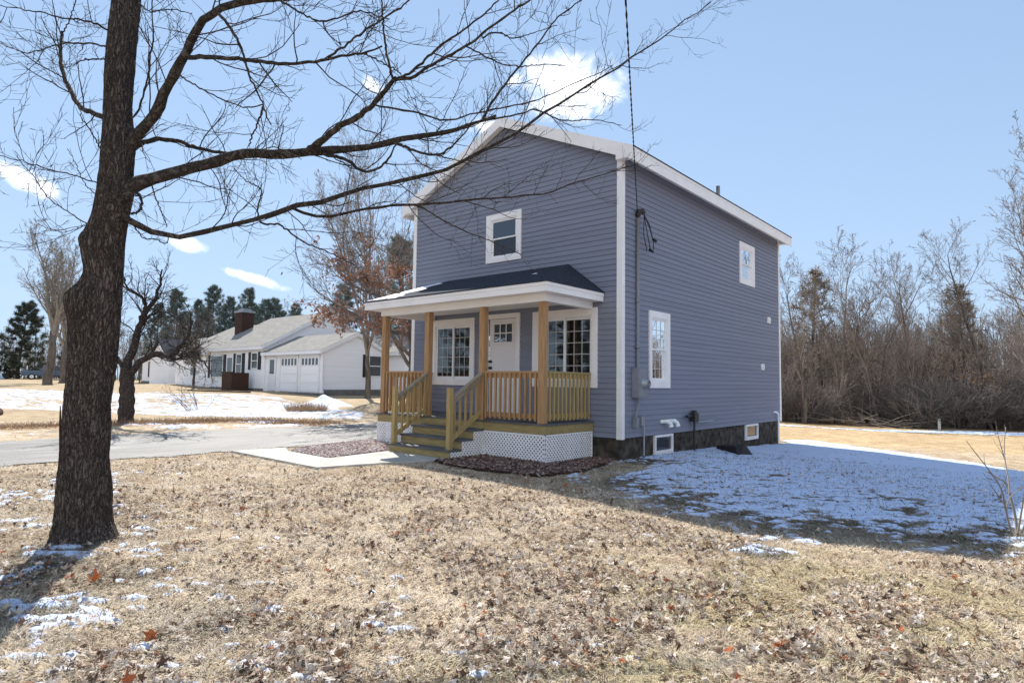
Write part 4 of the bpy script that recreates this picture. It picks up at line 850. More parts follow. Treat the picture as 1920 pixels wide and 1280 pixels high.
SAPLING= [[[5.676, -1.803, -0.085, 0.016], [5.673, -1.738, 0.036, 0.014], [5.654, -1.672, 0.184, 0.012], [5.622, -1.616, 0.336, 0.01], [5.593, -1.584, 0.439, 0.008], [5.525, -1.593, 0.487, 0.006], [5.446, -1.605, 0.542, 0.005]], [[5.648, -1.827, -0.075, 0.011], [5.625, -1.909, 0.056, 0.01], [5.605, -2.005, 0.225, 0.009], [5.589, -2.098, 0.392, 0.007], [5.563, -2.176, 0.502, 0.007], [5.494, -2.323, 0.649, 0.005], [5.418, -2.481, 0.798, 0.004], [5.357, -2.611, 0.924, 0.003]], [[5.6, -1.869, 0.232, 0.007], [5.566, -1.987, 0.322, 0.006], [5.519, -2.148, 0.441, 0.004], [5.5, -2.221, 0.5, 0.003]], [[5.598, -1.87, 0.189, 0.007], [5.623, -1.773, 0.302, 0.006], [5.677, -1.668, 0.366, 0.005], [5.739, -1.557, 0.414, 0.005], [5.823, -1.409, 0.473, 0.004]], [[5.632, -1.841, 0.365, 0.008], [5.618, -1.695, 0.508, 0.007], [5.59, -1.532, 0.683, 0.006], [5.583, -1.379, 0.841, 0.005], [5.594, -1.211, 1.005, 0.004]], [[5.681, -1.798, -0.032, 0.011], [5.714, -1.71, 0.172, 0.009], [5.748, -1.614, 0.406, 0.008], [5.767, -1.532, 0.645, 0.006], [5.794, -1.434, 0.916, 0.004]], [[5.696, -1.785, -0.074, 0.011], [5.756, -1.803, 0.113, 0.009], [5.826, -1.836, 0.363, 0.006], [5.875, -1.894, 0.636, 0.004]], [[5.575, -1.227, 0.656, 0.006], [5.537, -1.193, 0.825, 0.004], [5.508, -1.154, 0.998, 0.003]]]

# ------------------------------------------------------------------ the big maple in the foreground
def resample(P, K):
    P = np.array(P, float); X = P[:, :3]
    s = np.concatenate([[0], np.cumsum(np.linalg.norm(np.diff(X, axis=0), axis=1))])
    c = catmull(np.column_stack([X, P[:, 3]]), 8); sc = np.concatenate([[0], np.cumsum(np.linalg.norm(np.diff(c[:, :3], axis=0), axis=1))])
    t = np.linspace(0, sc[-1], K); return np.array([np.interp(t, sc, c[:, k]) for k in range(4)]).T, s[-1]
TL = (-.45, -8.22, 0)
maple = thing('maple_tree', 'big leafless maple with dark furrowed trunk and burls, limbs reaching across the grey house', 'tree', TL)
tk, _ = resample(TRUNK, 420)
n = 110; th = np.arange(n)/n*2*np.pi
zz = tk[:, 2][:, None]; T2 = th[None, :]
rad = tk[:, 3][:, None]*np.ones((1, n))
xs = np.cos(T2)*1.15; ys = np.sin(T2)*1.15
ridge = 1-np.abs(2*fbm(T2*4.0+.8*np.sin(zz*1.3), zz*1.15+0*T2, .55, 4, 31)-1)
ridge2 = 1-np.abs(2*fbm(T2*3.2, zz*.8+0*T2, .2, 3, 41)-1)
wrap = sst(0, .6, T2)*sst(0, .6, 2*np.pi-T2)
rad = rad*.815*(1+.17*(ridge-.80)*wrap+.08*(ridge2-.75)*wrap)+.006*np.sin(3*T2+zz*.7)
flare = np.clip(.34-zz, 0, .4)/.34
rad = rad*(1+flare**2*.10*(np.abs(np.sin(2.5*T2+.6))-.6))
def bump(z0, th0, h, sz, st, dim=0):
    global rad
    dth = np.angle(np.exp(1j*(T2-th0))); q = ((zz-z0)/sz)**2+(dth/st)**2
    rad = rad+h*np.exp(-q)-dim*np.exp(-q*9)
LFT, CAM = np.arctan2(-.657, -.754), np.arctan2(-.754, .657)
bump(0, np.arctan2(.657, .754)-.3, .075, .13, .45); bump(0, CAM+.3, .04, .10, .4); bump(0, LFT, .03, .10, .5); bump(2.10, LFT+.2, .03, .12, .5); bump(2.02, LFT-.25, .02, .09, .35); bump(2.64, LFT+.25, .03, .10, .5, .02); bump(1.93, CAM-.25, .042, .085, .33, .05)
bump(2.42, CAM-.6, .02, .10, .35); bump(1.2, CAM+.2, .012, .25, .4); bump(3.3, CAM-.2, .012, .12, .5, .02); bump(4.25, CAM-.4, .015, .08, .5, .02)
bump(3.45, np.arctan2(.657, .754), .03, .14, .6); bump(3.0, np.arctan2(.657, .754), .03, .12, .7); bump(2.72, np.arctan2(.657, .754), .015, .12, .7)
V = np.stack([tk[:, 0][:, None]+rad*np.cos(T2), tk[:, 1][:, None]+rad*np.sin(T2), zz+0*rad], -1).reshape(-1, 3)
ix = np.arange(420*n).reshape(420, n)
F = np.stack([ix[:-1], np.roll(ix[:-1], -1, 1), np.roll(ix[1:], -1, 1), ix[1:]], -1).reshape(-1, 4)
part('trunk', mesh('trunk', V, [F], True), M['bark'], maple, TL)
mb = MB(); mb.tube([(-.60, -8.41, .72), (-.585, -8.43, 1.0), (-.578, -8.44, 1.16)], [.012, .010, .004], 6)
part('bark_strip', mb.mesh('bark_strip'), M['bark'], maple, TL)
tr = np.random.default_rng(5)
def limb_mesh(P, tw=4.4, twl=(.35, .95)):
    K = 34
    c, L = resample(P, K)
    c[1:-1, :3] += tr.normal(0, .0035, (K-2, 3)); c[:, 3] *= 1+.06*tr.normal(0, 1, K)
    T = TB(); p = c[None, :, :3]; q = np.maximum(c[None, :, 3], .0025)
    T.add(p, q, 9 if q[0, 0] > .02 else 6)
    m = max(3, int(L*tw))
    a, b, l = spawn(tr, p, np.minimum(q, .014), np.array([1.]), m, .10, 1.0, (.5, 1.25), .62, .55, 9, .13, .05, .0026, .35, .25)
    b = np.minimum(b, .0052); T.add(a, b, 4)
    a2, b2, l2 = spawn(tr, a, b, l, 4, .15, 1., (.45, 1.0), .55, .6, 6, .14, .07, .0021, .5, .3, lmin=.08); T.add(a2, b2, 3)
    a3, b3, l3 = spawn(tr, a2, b2, l2, 3, .2, 1., (.4, 1.0), .5, .7, 4, .12, .1, .0018, .6, .3, lmin=.04); T.add(a3, b3, 3)
    # short spurs sitting directly on the limb
    a4, b4, l4 = spawn(tr, p, np.minimum(q, .006), np.array([1.]), int(m*1.1), .12, 1., (.7, 1.4), .14, .5, 4, .15, .1, .0022, .5, .1); T.add(a4, b4, 3)
    return T.mb.mesh('limb', True)
for k_, cx in (('A', 3), ('C', 3), ('E', 2)):      # collars where the big limbs leave the trunk
    P0_ = np.array(LIMBS[k_][0]); P1_ = np.array(LIMBS[k_][1]); back = P0_[:3]-(P1_[:3]-P0_[:3])*.5; ctr = np.array(TRUNK[17][:2])
    back[:2] = ctr+(back[:2]-ctr)*.1; back[2] += {'A': -.30, 'C': -.14, 'E': .10}[k_]
    LIMBS[k_] = [[*back, P0_[3]*1.5], [*P0_[:3], P0_[3]*1.4], [*P1_[:3], P1_[3]*1.12]]+LIMBS[k_][2:]
groups = {}
for k in LIMBS:
    base = k[0] if k[0] in 'ABCDEH' else k[:2]
    groups.setdefault(base, []).append(k)
for base, ks in groups.items():
    lo = part('limb', limb_mesh(LIMBS[ks[0]], 5.0 if base != 'H' else .1), M['limbbark'], maple, TL)
    for k in ks[1:]: sub('branch', limb_mesh(LIMBS[k], 4.0), M['limbbark'], lo)
# crown above the frame
T = TB(); p = tk[None, :, :3]; q = tk[None, :, 3]
a, b, l = spawn(tr, p, q, np.array([9.]), 9, .68, .98, (.5, 1.0), .40, .55, 12, .07, .05, .01, .2, .3); T.add(a, b, 6)
a2, b2, l2 = spawn(tr, a, b, l, 7, .2, 1., (.4, .9), .5, .6, 8, .1, .04, .005, .3); T.add(a2, b2, 4)
a3, b3, l3 = spawn(tr, a2, b2, l2, 6, .2, 1., (.4, .9), .5, .6, 5, .1, .04, .003, .4); T.add(a3, b3, 3)
part('upper_crown', T.mb.mesh('upper_crown', True), M['limbbark'], maple, TL)

# ------------------------------------------------------------------ gnarled apple tree
AL = (-13.06, -4.04, .15)
apple = thing('apple_tree', 'small gnarled bare apple tree with spreading crooked limbs across the driveway', 'tree', AL)
c, _ = resample([[*APPLE['trunk'][0][:2], -.2, .34]]+APPLE['trunk'], 24); T = TB(); c[:, 3] *= 1+.08*np.sin(np.arange(24)*1.7)
T.add(c[None, :, :3], c[None, :, 3], 12); part('trunk', T.mb.mesh('trunk', True), M['bark'], apple, AL)
ar = np.random.default_rng(8)
for k in APPLE:
    if k == 'trunk': continue
    c, L = resample(APPLE[k], 20); c[1:-1, :3] += ar.normal(0, .02, (18, 3)); T = TB(); p, q = c[None, :, :3], c[None, :, 3]; T.add(p, q, 7)
    a, b, l = spawn(ar, p, np.minimum(q, .04), np.array([1.6]), int(5+L*5), .15, 1., (.5, 1.2), .6, .5, 8, .18, .06, .006, .3, .2); T.add(a, b, 4)
    a2, b2, l2 = spawn(ar, a, b, l, 7, .1, 1., (.5, 1.1), .55, .6, 6, .18, .03, .004, .4); T.add(a2, b2, 3)
    a3, b3, l3 = spawn(ar, a2, b2, l2, 5, .15, 1., (.5, 1.1), .5, .7, 4, .15, .0, .0032, .5); T.add(a3, b3, 3)
    part('limb', T.mb.mesh('limb', True), M['limbbark'], apple, AL)

# ------------------------------------------------------------------ thin saplings at the right edge
sp = thing('sapling', 'clump of thin bare sapling stems at the right edge of the house shadow', 'sapling', (5.67, -1.81, -.06))
T = TB(); sr = np.random.default_rng(3)
for P in SAPLING:
    c, L = resample(P, 14); p, q = c[None, :, :3], c[None, :, 3]; T.add(p, q, 5)
    a, b, l = spawn(sr, p, np.minimum(q, .006), np.array([.5]), 4, .4, 1., (.4, .9), .5, .6, 5, .12, .08, .002, .4); T.add(a, b, 3)
part('stem', T.mb.mesh('stem', True), M['twigpale'], sp, (5.67, -1.81, -.06))

# ------------------------------------------------------------------ other trees
RUST = [(.38, .18, .115), (.31, .15, .10), (.42, .24, .165), (.27, .15, .11), (.38, .27, .20)]
TAN = [(.42, .24, .12), (.36, .19, .09), (.45, .29, .17)]
# oak that has kept its rust-red leaves
r = np.random.default_rng(21)
tm, cm, _ = bare_tree(77, 6.7, .22, trunk_t=1., lean=.03, n1=22, a1=(.75, 1.3), t1=.18, len1=.74, up1=.03, n2=8, n3=7, n4=4, rmin=.007)
pts = np.empty(len(cm.vertices)*3, np.float32); cm.vertices.foreach_get('co', pts); pts = pts.reshape(-1, 3)
pts = pts[(np.hypot(pts[:, 0], pts[:, 1]) > .9) & (pts[:, 2] > 1.2)]
wgt = fbm(pts[:, 0]+9, pts[:, 1]*.7+pts[:, 2]*1.3, .9, 3, 6)
pts = pts[wgt > .52-.12*(pts[:, 2] < 4.2)+.14*(pts[:, 2] > 5.4)]
lm = leaf_cluster(r, pts, 7500, RUST, .115)
tree_thing('oak_tree', 'oak behind the porch that still holds clusters of rust-red dead leaves', on_ground(-12.8, 5.58), (tm, cm, lm), rot=.6)
V = {}
V['fan'] = bare_tree(1, 15, .19, trunk_t=.22, n1=11, a1=(.2, .6), len1=.45, up1=.10, n2=6, n3=5, n4=3, fork=6, rmin=.008)
tree_thing('bare_tree', 'tall leafless tree fanning out just left of the grey house gable', on_ground(-24, 11.76), V['fan'], group=None)
V['fan2'] = bare_tree(2, 14, .18, trunk_t=.2, n1=10, a1=(.2, .6), len1=.45, up1=.10, n2=6, n3=5, n4=3, fork=5, rmin=.010)
tree_thing('bare_tree', 'tall leafless tree rising behind the rust-leaved oak beside the grey house wall', on_ground(-21.4, 13.9), V['fan2'])
# pines
V['pine'] = conifer(4, 12.5, .2, 2.7, bare=.12, tufts=3600, tl=.34, thin=.016, cols=((.11,.15,.13),(.14,.185,.16),(.165,.205,.185)))  # needle colours of both pines paled to stand in for distance haze
V['pine2'] = conifer(5, 12.0, .2, 2.7, bare=.1, tufts=3200, tl=.34, thin=.016, cols=((.115,.155,.14),(.145,.19,.17),(.17,.21,.195)))
V['spruce'] = conifer(6, 10, .22, 3.3, bare=.02, tufts=4200, cols=((.06,.075,.055),(.08,.09,.065),(.095,.095,.075)), droop=.25)
V['brownpine'] = conifer(7, 9, .16, 1.9, bare=.25, tufts=420, cols=((.25,.19,.14),(.19,.17,.125),(.28,.22,.17)))
GP = 'row of pines behind the white ranch house'
rowp = [(-74.08, 20.01, .92), (-72.18, 21.66, .86), (-71.01, 22.68, .98), (-69.44, 24.04, .90), (-67.88, 25.4, .95), (-66.13, 26.93, .88), (-64.9, 28.0, .86), (-63.2, 29.4, .84)]
plab = 'pine in the distant row behind the white ranch house roof'
for i, (x, y, s) in enumerate(rowp):
    v = V['pine'] if i % 2 == 0 else V['pine2']
    z = float(tz(x, y))-.05
    if i < 2: t = tree_thing('pine_tree', plab, (x, y, z), v, crownm='needles', group=GP, rot=i*1.3, scale=s); V['p%d' % i] = t
    else: dup(V['p%d' % (i % 2)], (x, y, z), i*1.9, s, plab, GP)
for i, (x, y, s) in enumerate([(-75.5, 21.5, .72), (-73.3, 23.0, .80), (-70.6, 25.6, .78), (-68.8, 27.2, .82), (-66.9, 29.2, .76), (-64.5, 31.0, .74), (-78, 19, .8)]): dup(V['p%d' % (i % 2)], (x, y, float(tz(x, y))-.05), i*2.3, s, plab, GP)
for x, y, s, lab in ((-38.6, 20.2, .72, 'dark green pine beyond the garage peak of the white ranch house'), (-35.6, 21.6, .66, 'shorter pine tucked behind the rust-leaved oak'), (-31.9, 20.9, .98, 'tall dark pine showing against the left wall of the grey house')):
    dup(V['p0'], (x, y, float(tz(x, y))-.05), x, s, lab).scale = (s*1.25, s*1.25, s)
sp_ = tree_thing('spruce_tree', 'broad dark spruce behind the parked pickup truck', (-95, 8.5, .85), V['spruce'], crownm='needles')
dup(sp_, (-93.3, 3.4, .85), 2., .9, 'dark spruce at the far left edge of the picture')
dup(sp_, (-90.9, 14.0, .8), 1., .85, 'dark spruce partly hidden behind the big maple trunk')
# woodland to the right
W1 = [bare_tree(100+i, h, rd, trunk_t=tt, n1=n1, a1=a1, len1=l1, up1=u1, n2=7, n3=6, n4=3, fork=fk, rmin=.008) for i, (h, rd, tt, n1, a1, l1, u1, fk) in enumerate((
    (10.5, .13, 1., 16, (.3, .7), .42, .12, 0), (9.5, .15, .35, 9, (.25, .6), .5, .12, 3), (11.5, .17, 1., 20, (.5, 1.0), .40, .10, 0),
    (8.5, .11, 1., 14, (.25, .6), .45, .14, 0), (9.0, .22, .2, 10, (.35, .85), .55, .06, 5), (10, .12, .5, 10, (.25, .55), .5, .14, 2)))]
proto = {}
def woodland(i, x, y, rot, s, label, group=None, name='bare_tree'):
    at = (x, y, float(tz(x, y))-.05)
    if i in proto: return dup(proto[i], at, rot, s, label, group)
    proto[i] = tree_thing(name, label, at, W1[i], group=group, rot=rot, scale=s); return proto[i]
woodland(4, -2.4, 25.4, .4, .90, 'dark spreading many-limbed tree at the edge of the right-hand woods')
woodland(3, -3.35, 22.9, .8, .85, 'slim straight trunk at the woods edge nearest the house corner')
woodland(0, 1.2, 24.6, 2.1, .70, 'slender tree with upswept bare branches in the middle of the woods edge')
woodland(1, -.5, 24.9, 4.0, .68, 'dark leaning tree beside the heap of fallen branches')
tall_tree = woodland(2, 3.75, 26.2, 1.0, .76, 'tall bare tree with tan leaves low on its trunk at the right of the woods')
woodland(5, 2.5, 27.0, 3.0, .68, 'thin leaning double-stemmed tree behind the reddish shrubs')
woodland(2, 5.75, 19.6, 2.6, .74, 'large bare tree spreading in from the right edge of the picture')
woodland(0, 6.6, 24.5, .3, 1.15, 'bare tree at the right border of the woods, behind the saplings')
woodland(4, 6.3, 8.0, 1.4, .40, 'small pale many-stemmed bare tree at the right edge of the lawn')
wr = np.random.default_rng(44); GW = 'bare trees crowded in the woods behind the lawn'
glab = ['bare grey tree standing back in the crowded woods, behind the trees at its edge']*6
i = 0
while i < 130:
    az = R(-27+62*wr.random()); d = 36+28*wr.random()**.9
    x, y = 5.98+d*math.sin(az), -9.95+d*math.cos(az)
    woodland(int(wr.integers(0, 6)), x, y, wr.random()*6.3, .44+.24*wr.random(), glab[0], GW); i += 1
bp = tree_thing('conifer_tree', 'thin brownish conifer standing among the bare woods at the right', on_ground(2.75, 28.5), V['brownpine'], crownm='needles', scale=.80)
dup(bp, on_ground(-4.9, 30.5), 2., 1.0, 'brownish conifer showing just past the back corner of the grey house')
# left background trees
bl = 'big bare tree left of the maple trunk, far across the snowy field'
V['lbig'] = bare_tree(61, 17, .40, trunk_t=.3, n1=10, a1=(.2, .6), len1=.5, up1=.08, n2=7, n3=6, n4=3, fork=5, rmin=.012)
lt = tree_thing('bare_tree', bl, (-60.4, 4.37, .5), V['lbig'], crownm='twigpale')
dup(lt, (-74.3, 8.68, .6), 2.2, 1.05, 'bare tree far behind, half covered by the big maple trunk')
GL = 'distant bare trees left of the white ranch house'
for k, (x, y) in enumerate([(-104, 2.2), (-84, 17.5), (-80, 17), (-76, 17), (-71, 16), (-69.2, 17.6), (-67.8, 20.8), (-96, 22), (-88, 24), (-66, 23), (-110, 0), (-61, 27), (-58, 31), (-52, 34), (-47, 36)]):
    woodland([1, 5, 4, 0][k % 4], x-3*(k % 3), y+2*(k % 2), k*1.7, .62+.1*(k % 4), 'grey bare tree in the distant line left of the white ranch house', GL)
# across the road behind the photographer (seen mirrored in the windows)
GB = 'bare trees across the road'
for k, (x, y) in enumerate([(-20, -34), (-13, -38), (-7, -33), (-1, -40), (-27, -30), (-33, -36), (4, -36), (-16, -45), (22, -20), (27, -8), (30, 3)]):
    woodland([2, 0, 1, 5][k % 4], x, y, k, 1.0, 'bare tree across the road from the grey house', GB)
part('leaves', leaf_cluster(wr, np.column_stack([wr.normal(0, .8, 400), wr.normal(0, .6, 400), 1.2+2.2*wr.random(400)]), 420, TAN, .13), M['leaves'], tall_tree)
for k, (x, y, s) in enumerate([(-30, -27, 1.1), (-24, -33, 1.0), (-18, -30, 1.2), (-11, -35, 1.0), (-35, -20, 1.0), (-5, -38, 1.15), (24, -15, .9), (29, 2, 1.), (-41, -26, 1.1)]):  # unseen pines added to darken what the windows reflect
    dup(V['p%d' % (k % 2)], (x, y, -.05), k*1.4, s, 'unseen pine added across the road to darken window reflections', 'unseen pines added across the road')
# weeping tree, shrubs, brush
wt = bare_tree(9, 4.3, .11, trunk_t=.45, n1=14, a1=(.5, 1.1), len1=.5, up1=-.02, n2=9, n3=7, n4=4, fork=4, rmin=.009, droop=.16)
tree_thing('weeping_tree', 'pale weeping tree of drooping bare twigs in front of the white ranch house', (-41.4, 9.0, .55), wt, crownm='twigpale', trunkm='limbbark')
def bush(seed, H, Wd, n, rmin=.006, up=.02, sub_=6, tri=5, curve=0.):
    r = np.random.default_rng(seed); a = r.random(n)*6.283; s = r.random(n)**.6
    P0 = np.column_stack([np.cos(a)*s*Wd*.35, np.sin(a)*s*Wd*.35, np.full(n, -.08)])
    d = np.column_stack([np.cos(a)*s*.9, np.sin(a)*s*.9, np.ones(n)])
    T = TB(); L = H*(.6+.5*r.random(n)); P, Q = grow(r, P0, d, L, np.full(n, rmin*2.2), 8, .09, -curve, .35); T.add(P, Q, 4)
    P2, Q2, L2 = spawn(r, P, Q, L, sub_, .2, 1., (.3, .8), .5, .7, 5, .12, up-curve, rmin, .5); T.add(P2, Q2, 3)
    P3, Q3, L3 = spawn(r, P2, Q2, L2, tri, .2, 1., (.3, .9), .5, .8, 4, .12, up-curve, rmin*.8, .5); T.add(P3, Q3, 3)
    return T.mb.mesh('stems', True)
solo('shrub', bush(14, 1.3, 1.1, 11, .005, .0, 6, 4, .05), M['twigbark'], 'small thin-stemmed bare shrub standing in the snowy field', 'shrub').location = (-19.08, .36, .12)
solo('dry_stalk_clump', bush(15, .42, 1.9, 420, .004, .05, 2, 1), nmat('dry_brown_stalks', (.28, .19, .12), .9, .1, col2=(.46, .33, .22), scale=3), 'clump of dry brown stalks in front of the snow heap', 'dry stalks').location = (-16.3, 3.3, .14)
bm_ = bush(16, 1.9, 2.2, 150, .008, .03, 8, 6, .03)
BL = [(1.45, 25.0, 1.0, 'reddish-brown twiggy shrub mound behind the white stake'), (2.75, 25.6, 1.1, 'middle mound of reddish twiggy shrubs along the woods edge'), (4.1, 26.6, 1.25, 'dense reddish shrub mound at the right end of the woods edge'), (5.9, 27.5, 1.3, 'reddish shrub mound at the right border of the picture'), (-.9, 27.6, 1.1, 'reddish shrub mound behind the heap of fallen branches'), (-4.2, 25.0, 1.05, 'dark twiggy shrub beside the back corner of the grey house')]
b0 = None
for x, y, s, lab in BL:
    o = bpy.data.objects.new('shrub', bm_); COL.objects.link(o)
    if not bm_.materials: bm_.materials.append(M['redtwig'])
    o.location = on_ground(x, y); o.scale = (s,)*3; o.rotation_euler.z = x*2; o['label'] = lab; o['category'] = 'shrub'; o['group'] = 'twiggy shrubs along the woods edge'
# brush: the countless thin stems and twigs that fill the woods
br = np.random.default_rng(50); nb = 5200
az = np.radians(-30+64*br.random(nb)); d = 35.5+30*br.random(nb)**1.2
x, y = 5.98+d*np.sin(az), -9.95+d*np.cos(az)
ok = ~((y < 23.2+.28*(x+4.5))); x, y = x[ok], y[ok]; nb = len(x)
L = 1.2+4.6*br.random(nb)**1.5
T = TB(); P, Q = grow(br, np.column_stack([x, y, tz(x, y)-.1]), np.column_stack([br.normal(0, .22, nb), br.normal(0, .22, nb), np.ones(nb)]), L, .007+.004*L, 7, .1, .02, .3); T.add(P, Q, 3)
P2, Q2, L2 = spawn(br, P, Q, L, 5, .15, 1., (.4, 1.1), .42, .6, 5, .14, .03, .008, .4); T.add(P2, Q2, 3)
P3, Q3, L3 = spawn(br, P2, Q2, L2, 3, .15, 1., (.4, 1.0), .5, .7, 4, .14, .0, .007, .5); T.add(P3, Q3, 3)
ground_obj('brush', T.mb.mesh('brush', True), M['twigbark'], 'stuff')
# distant wood that closes the view
fr = np.random.default_rng(51); nf = 1700
az = np.radians(np.where(fr.random(nf) < .55, -32+52*fr.random(nf), -88+46*fr.random(nf))); d = np.where(np.degrees(az) < -40, 112, 84)+46*fr.random(nf)
x, y = 5.98+d*np.sin(az), -9.95+d*np.cos(az)
L = 6.5+4.5*fr.random(nf); L = np.where(np.degrees(az) < -40, L*.75, L)
T = TB(); P, Q = grow(fr, np.column_stack([x, y, tz(x, y)-.2]), np.column_stack([fr.normal(0, .08, nf), fr.normal(0, .08, nf), np.ones(nf)]), L, .03+.008*L, 8, .06, .02, .2); T.add(P, Q, 4)
P2, Q2, L2 = spawn(fr, P, Q, L, 9, .2, 1., (.3, .9), .35, .5, 5, .1, .06, .022, .4); T.add(P2, Q2, 3)
P3, Q3, L3 = spawn(fr, P2, Q2, L2, 4, .2, 1., (.3, .9), .5, .7, 4, .1, .03, .02, .5); T.add(P3, Q3, 3)
ground_obj('distant_woods', T.mb.mesh('distant_woods', True), M['twigbark'], 'stuff')
# heap of fallen branches
hr = np.random.default_rng(52); nh_ = 46
P0 = np.column_stack([.0+hr.normal(0, 1.1, nh_), 24.3+hr.normal(0, .5, nh_), -.44+.2*hr.random(nh_)])
T = TB(); P, Q = grow(hr, P0, np.column_stack([hr.normal(0, 1, nh_), hr.normal(0, .6, nh_), .25*hr.random(nh_)+.05]), 1.2+1.2*hr.random(nh_), np.full(nh_, .02), 6, .1, -.02, .4); T.add(P, Q, 5)
solo('branch_heap', T.mb.mesh('branch_heap', True), M['twigpale'], 'heap of pale fallen branches lying at the foot of the woods', 'branch heap')
b = MB(); b.box(2.13, 2.23, 23.4, 23.5, -.6, .0); b.box(2.15, 2.21, 23.42, 23.48, .0, .04)
solo('marker_stake', b.mesh('marker_stake'), M['stake'], 'short white marker stake at the edge of the woods', 'stake')
# rock, snow heap, pickup
def lump(seed, rx, ry, rz, nu=40, nv=18, rough=.25, sc=.9):
    u = np.arange(nu)/nu*2*np.pi; v = np.linspace(-.35, np.pi/2, nv); U, Vv = np.meshgrid(u, v)
    n = 1+rough*(fbm(np.cos(U)*np.cos(Vv)*1.5+5, np.sin(U)*np.cos(Vv)*1.5+Vv*1.3, sc, 4, seed)-.5)*2
    X = np.stack([rx*np.cos(U)*np.cos(Vv)*n, ry*np.sin(U)*np.cos(Vv)*n, rz*np.sin(Vv)*n], -1).reshape(-1, 3)
    ix = np.arange(nu*nv).reshape(nv, nu); F = np.stack([ix[:-1], np.roll(ix[:-1], -1, 1), np.roll(ix[1:], -1, 1), ix[1:]], -1).reshape(-1, 4)
    return mesh('lump', X, [F], True)
o = solo('boulder', lump(3, .42, .38, .30), M['rock'], 'dark red-brown boulder at the left edge on the brown grass', 'boulder'); o.location = (-19.6, -5.95, .15)
u_, v_ = np.meshgrid(np.linspace(-2.3, 2.3, 70), np.linspace(-1.9, 1.9, 60)); q_ = np.hypot(u_/1.15, v_/.9)
hz = np.maximum(.78*np.exp(-q_**1.25*1.15)+.16*np.exp(-((u_-1.0)**2+(v_+.3)**2)*2)+.11*(fbm(u_+9, v_+3, .5, 4, 14)-.5)*np.exp(-q_*.5)-.085, -.2)
ii_ = np.arange(u_.size).reshape(u_.shape)
o = solo('snow_heap', mesh('snow_heap', np.stack([u_, v_, hz], -1).reshape(-1, 3), [np.stack([ii_[:-1, :-1], ii_[:-1, 1:], ii_[1:, 1:], ii_[1:, :-1]], -1).reshape(-1, 4)], True), M['snow'], 'white heap of shovelled snow in front of the garage', 'snow heap'); o.location = (-19.6, 6.1, .14); o.rotation_euler.z = .75; o.scale = (.78, .78, .8)
o = solo('snow_clump', lump(6, .9, .7, .62, 24, 10, .3, .7), M['snow'], 'small white clump of snow left of the pickup truck', 'snow clump'); o.location = (-90, 5.6, .85)
TL2 = (-88.5, 10.6, .85)
tk2 = thing('pickup_truck', 'dark blue pickup truck parked far away behind the bare tree', 'truck', TL2, rot=R(80))
b = MB()
P = [(-2.9, 0, .5), (2.7, 0, .5), (2.75, 0, .95), (2.6, 0, 1.08), (1.35, 0, 1.14), (.75, 0, 1.78), (-.75, 0, 1.8), (-.95, 0, 1.2), (-.95, 0, 1.12), (-2.9, 0, 1.12)]
b.prism([(x, -.9, z) for x, _, z in P], (0, 1.8, 0)); bo = part('body', b.mesh('body'), M['truckblue'], tk2)
bv = bo.modifiers.new('bevel', 'BEVEL'); bv.width = .06; bv.segments = 2
b = MB(); b.prism([(1.1, -.905, 1.16), (.66, -.905, 1.68), (-.62, -.905, 1.7), (-.8, -.905, 1.2)][::-1], (0, 1.81, 0)); part('side_window', b.mesh('side_window'), M['nglass'], tk2)
for x in (-1.85, 1.75):
    for y in (-.9, .72):
        b = MB(); b.tube([(x, y, .38), (x, y+.18, .38)], .38, 18); w = part('wheel', b.mesh('wheel'), M['rubber'], tk2)
        b = MB(); b.tube([(x, y-.012, .38), (x, y+.192, .38)], .22, 14); sub('rim', b.mesh('rim'), M['chrome'], w)
b = MB(); b.box(-2.98, -2.88, -.85, .85, .5, .62); part('bumper', b.mesh('bumper'), M['chrome'], tk2)

# ------------------------------------------------------------------ ground
CAMP = np.array([5.9828, -9.9531])
def axis(parts):
    out = [parts[0][0]]
    for a, b, st0, st1 in parts:
        x = a
        while x < b-1e-6:
            t = (x-a)/(b-a); x = min(b, x+st0*(st1/st0)**t); out.append(x)
    return np.unique(np.round(out, 4))
gx = axis([(-260, -60, 25, 4), (-60, -24, 1.6, .6), (-24, -12, .45, .16), (-12, -6.5, .12, .08), (-6.5, 7.6, .042, .042), (7.6, 14, .06, .4), (14, 60, .6, 4), (60, 260, 5, 25)])
gy = axis([(-260, -40, 25, 3), (-40, -10.2, 3, .08), (-10.2, 2.5, .042, .042), (2.5, 10, .06, .10), (10, 26, .12, .3), (26, 60, .5, 3), (60, 300, 4, 25)])
X, Y = np.meshgrid(gx, gy)
DRIVE = [(-10.1, -60), (-10.1, 5), (-9.4, 9), (-6.6, 9), (-6.1, 4), (-5.55, -1.5), (-5.95, -5.0), (-6.3, -9), (-6.6, -60)]
BED = [(-5.00, -3.74), (-5.45, -2.9), (-5.55, -1.55), (-3.9, -1.55), (-3.80, -2.45), (-3.62, -3.80)]
WALK = [(-5.75, -4.52), (-2.70, -4.58), (-2.42, -3.45), (-2.02, -2.37), (-3.78, -2.37), (-3.58, -3.82), (-5.02, -3.76), (-5.62, -3.5)]
MULCH = [(-2.02, -2.75), (-1.0, -2.85), (.15, -2.6), (.3, -1.7), (.1, -.7), (-.1, -.1), (-.55, -.1), (-.55, -1.5), (-2.05, -1.5)]
def excl(x, y): return (sdist(x, y, DRIVE) > .30*fbm(x, y, .5, 3, 19)) | inside(x, y, BED) | inside(x, y, WALK) | ((x > -W) & (x < .0) & (y > -1.5) & (y < D))
def base_mask(x, y):
    m = snow_mask(x, y); return np.where(inside(x, y, DRIVE) | inside(x, y, BED) | inside(x, y, WALK), 0., m)
mk = base_mask(X.ravel(), Y.ravel()).reshape(X.shape)
near = np.hypot(X-2, Y+3) < 14
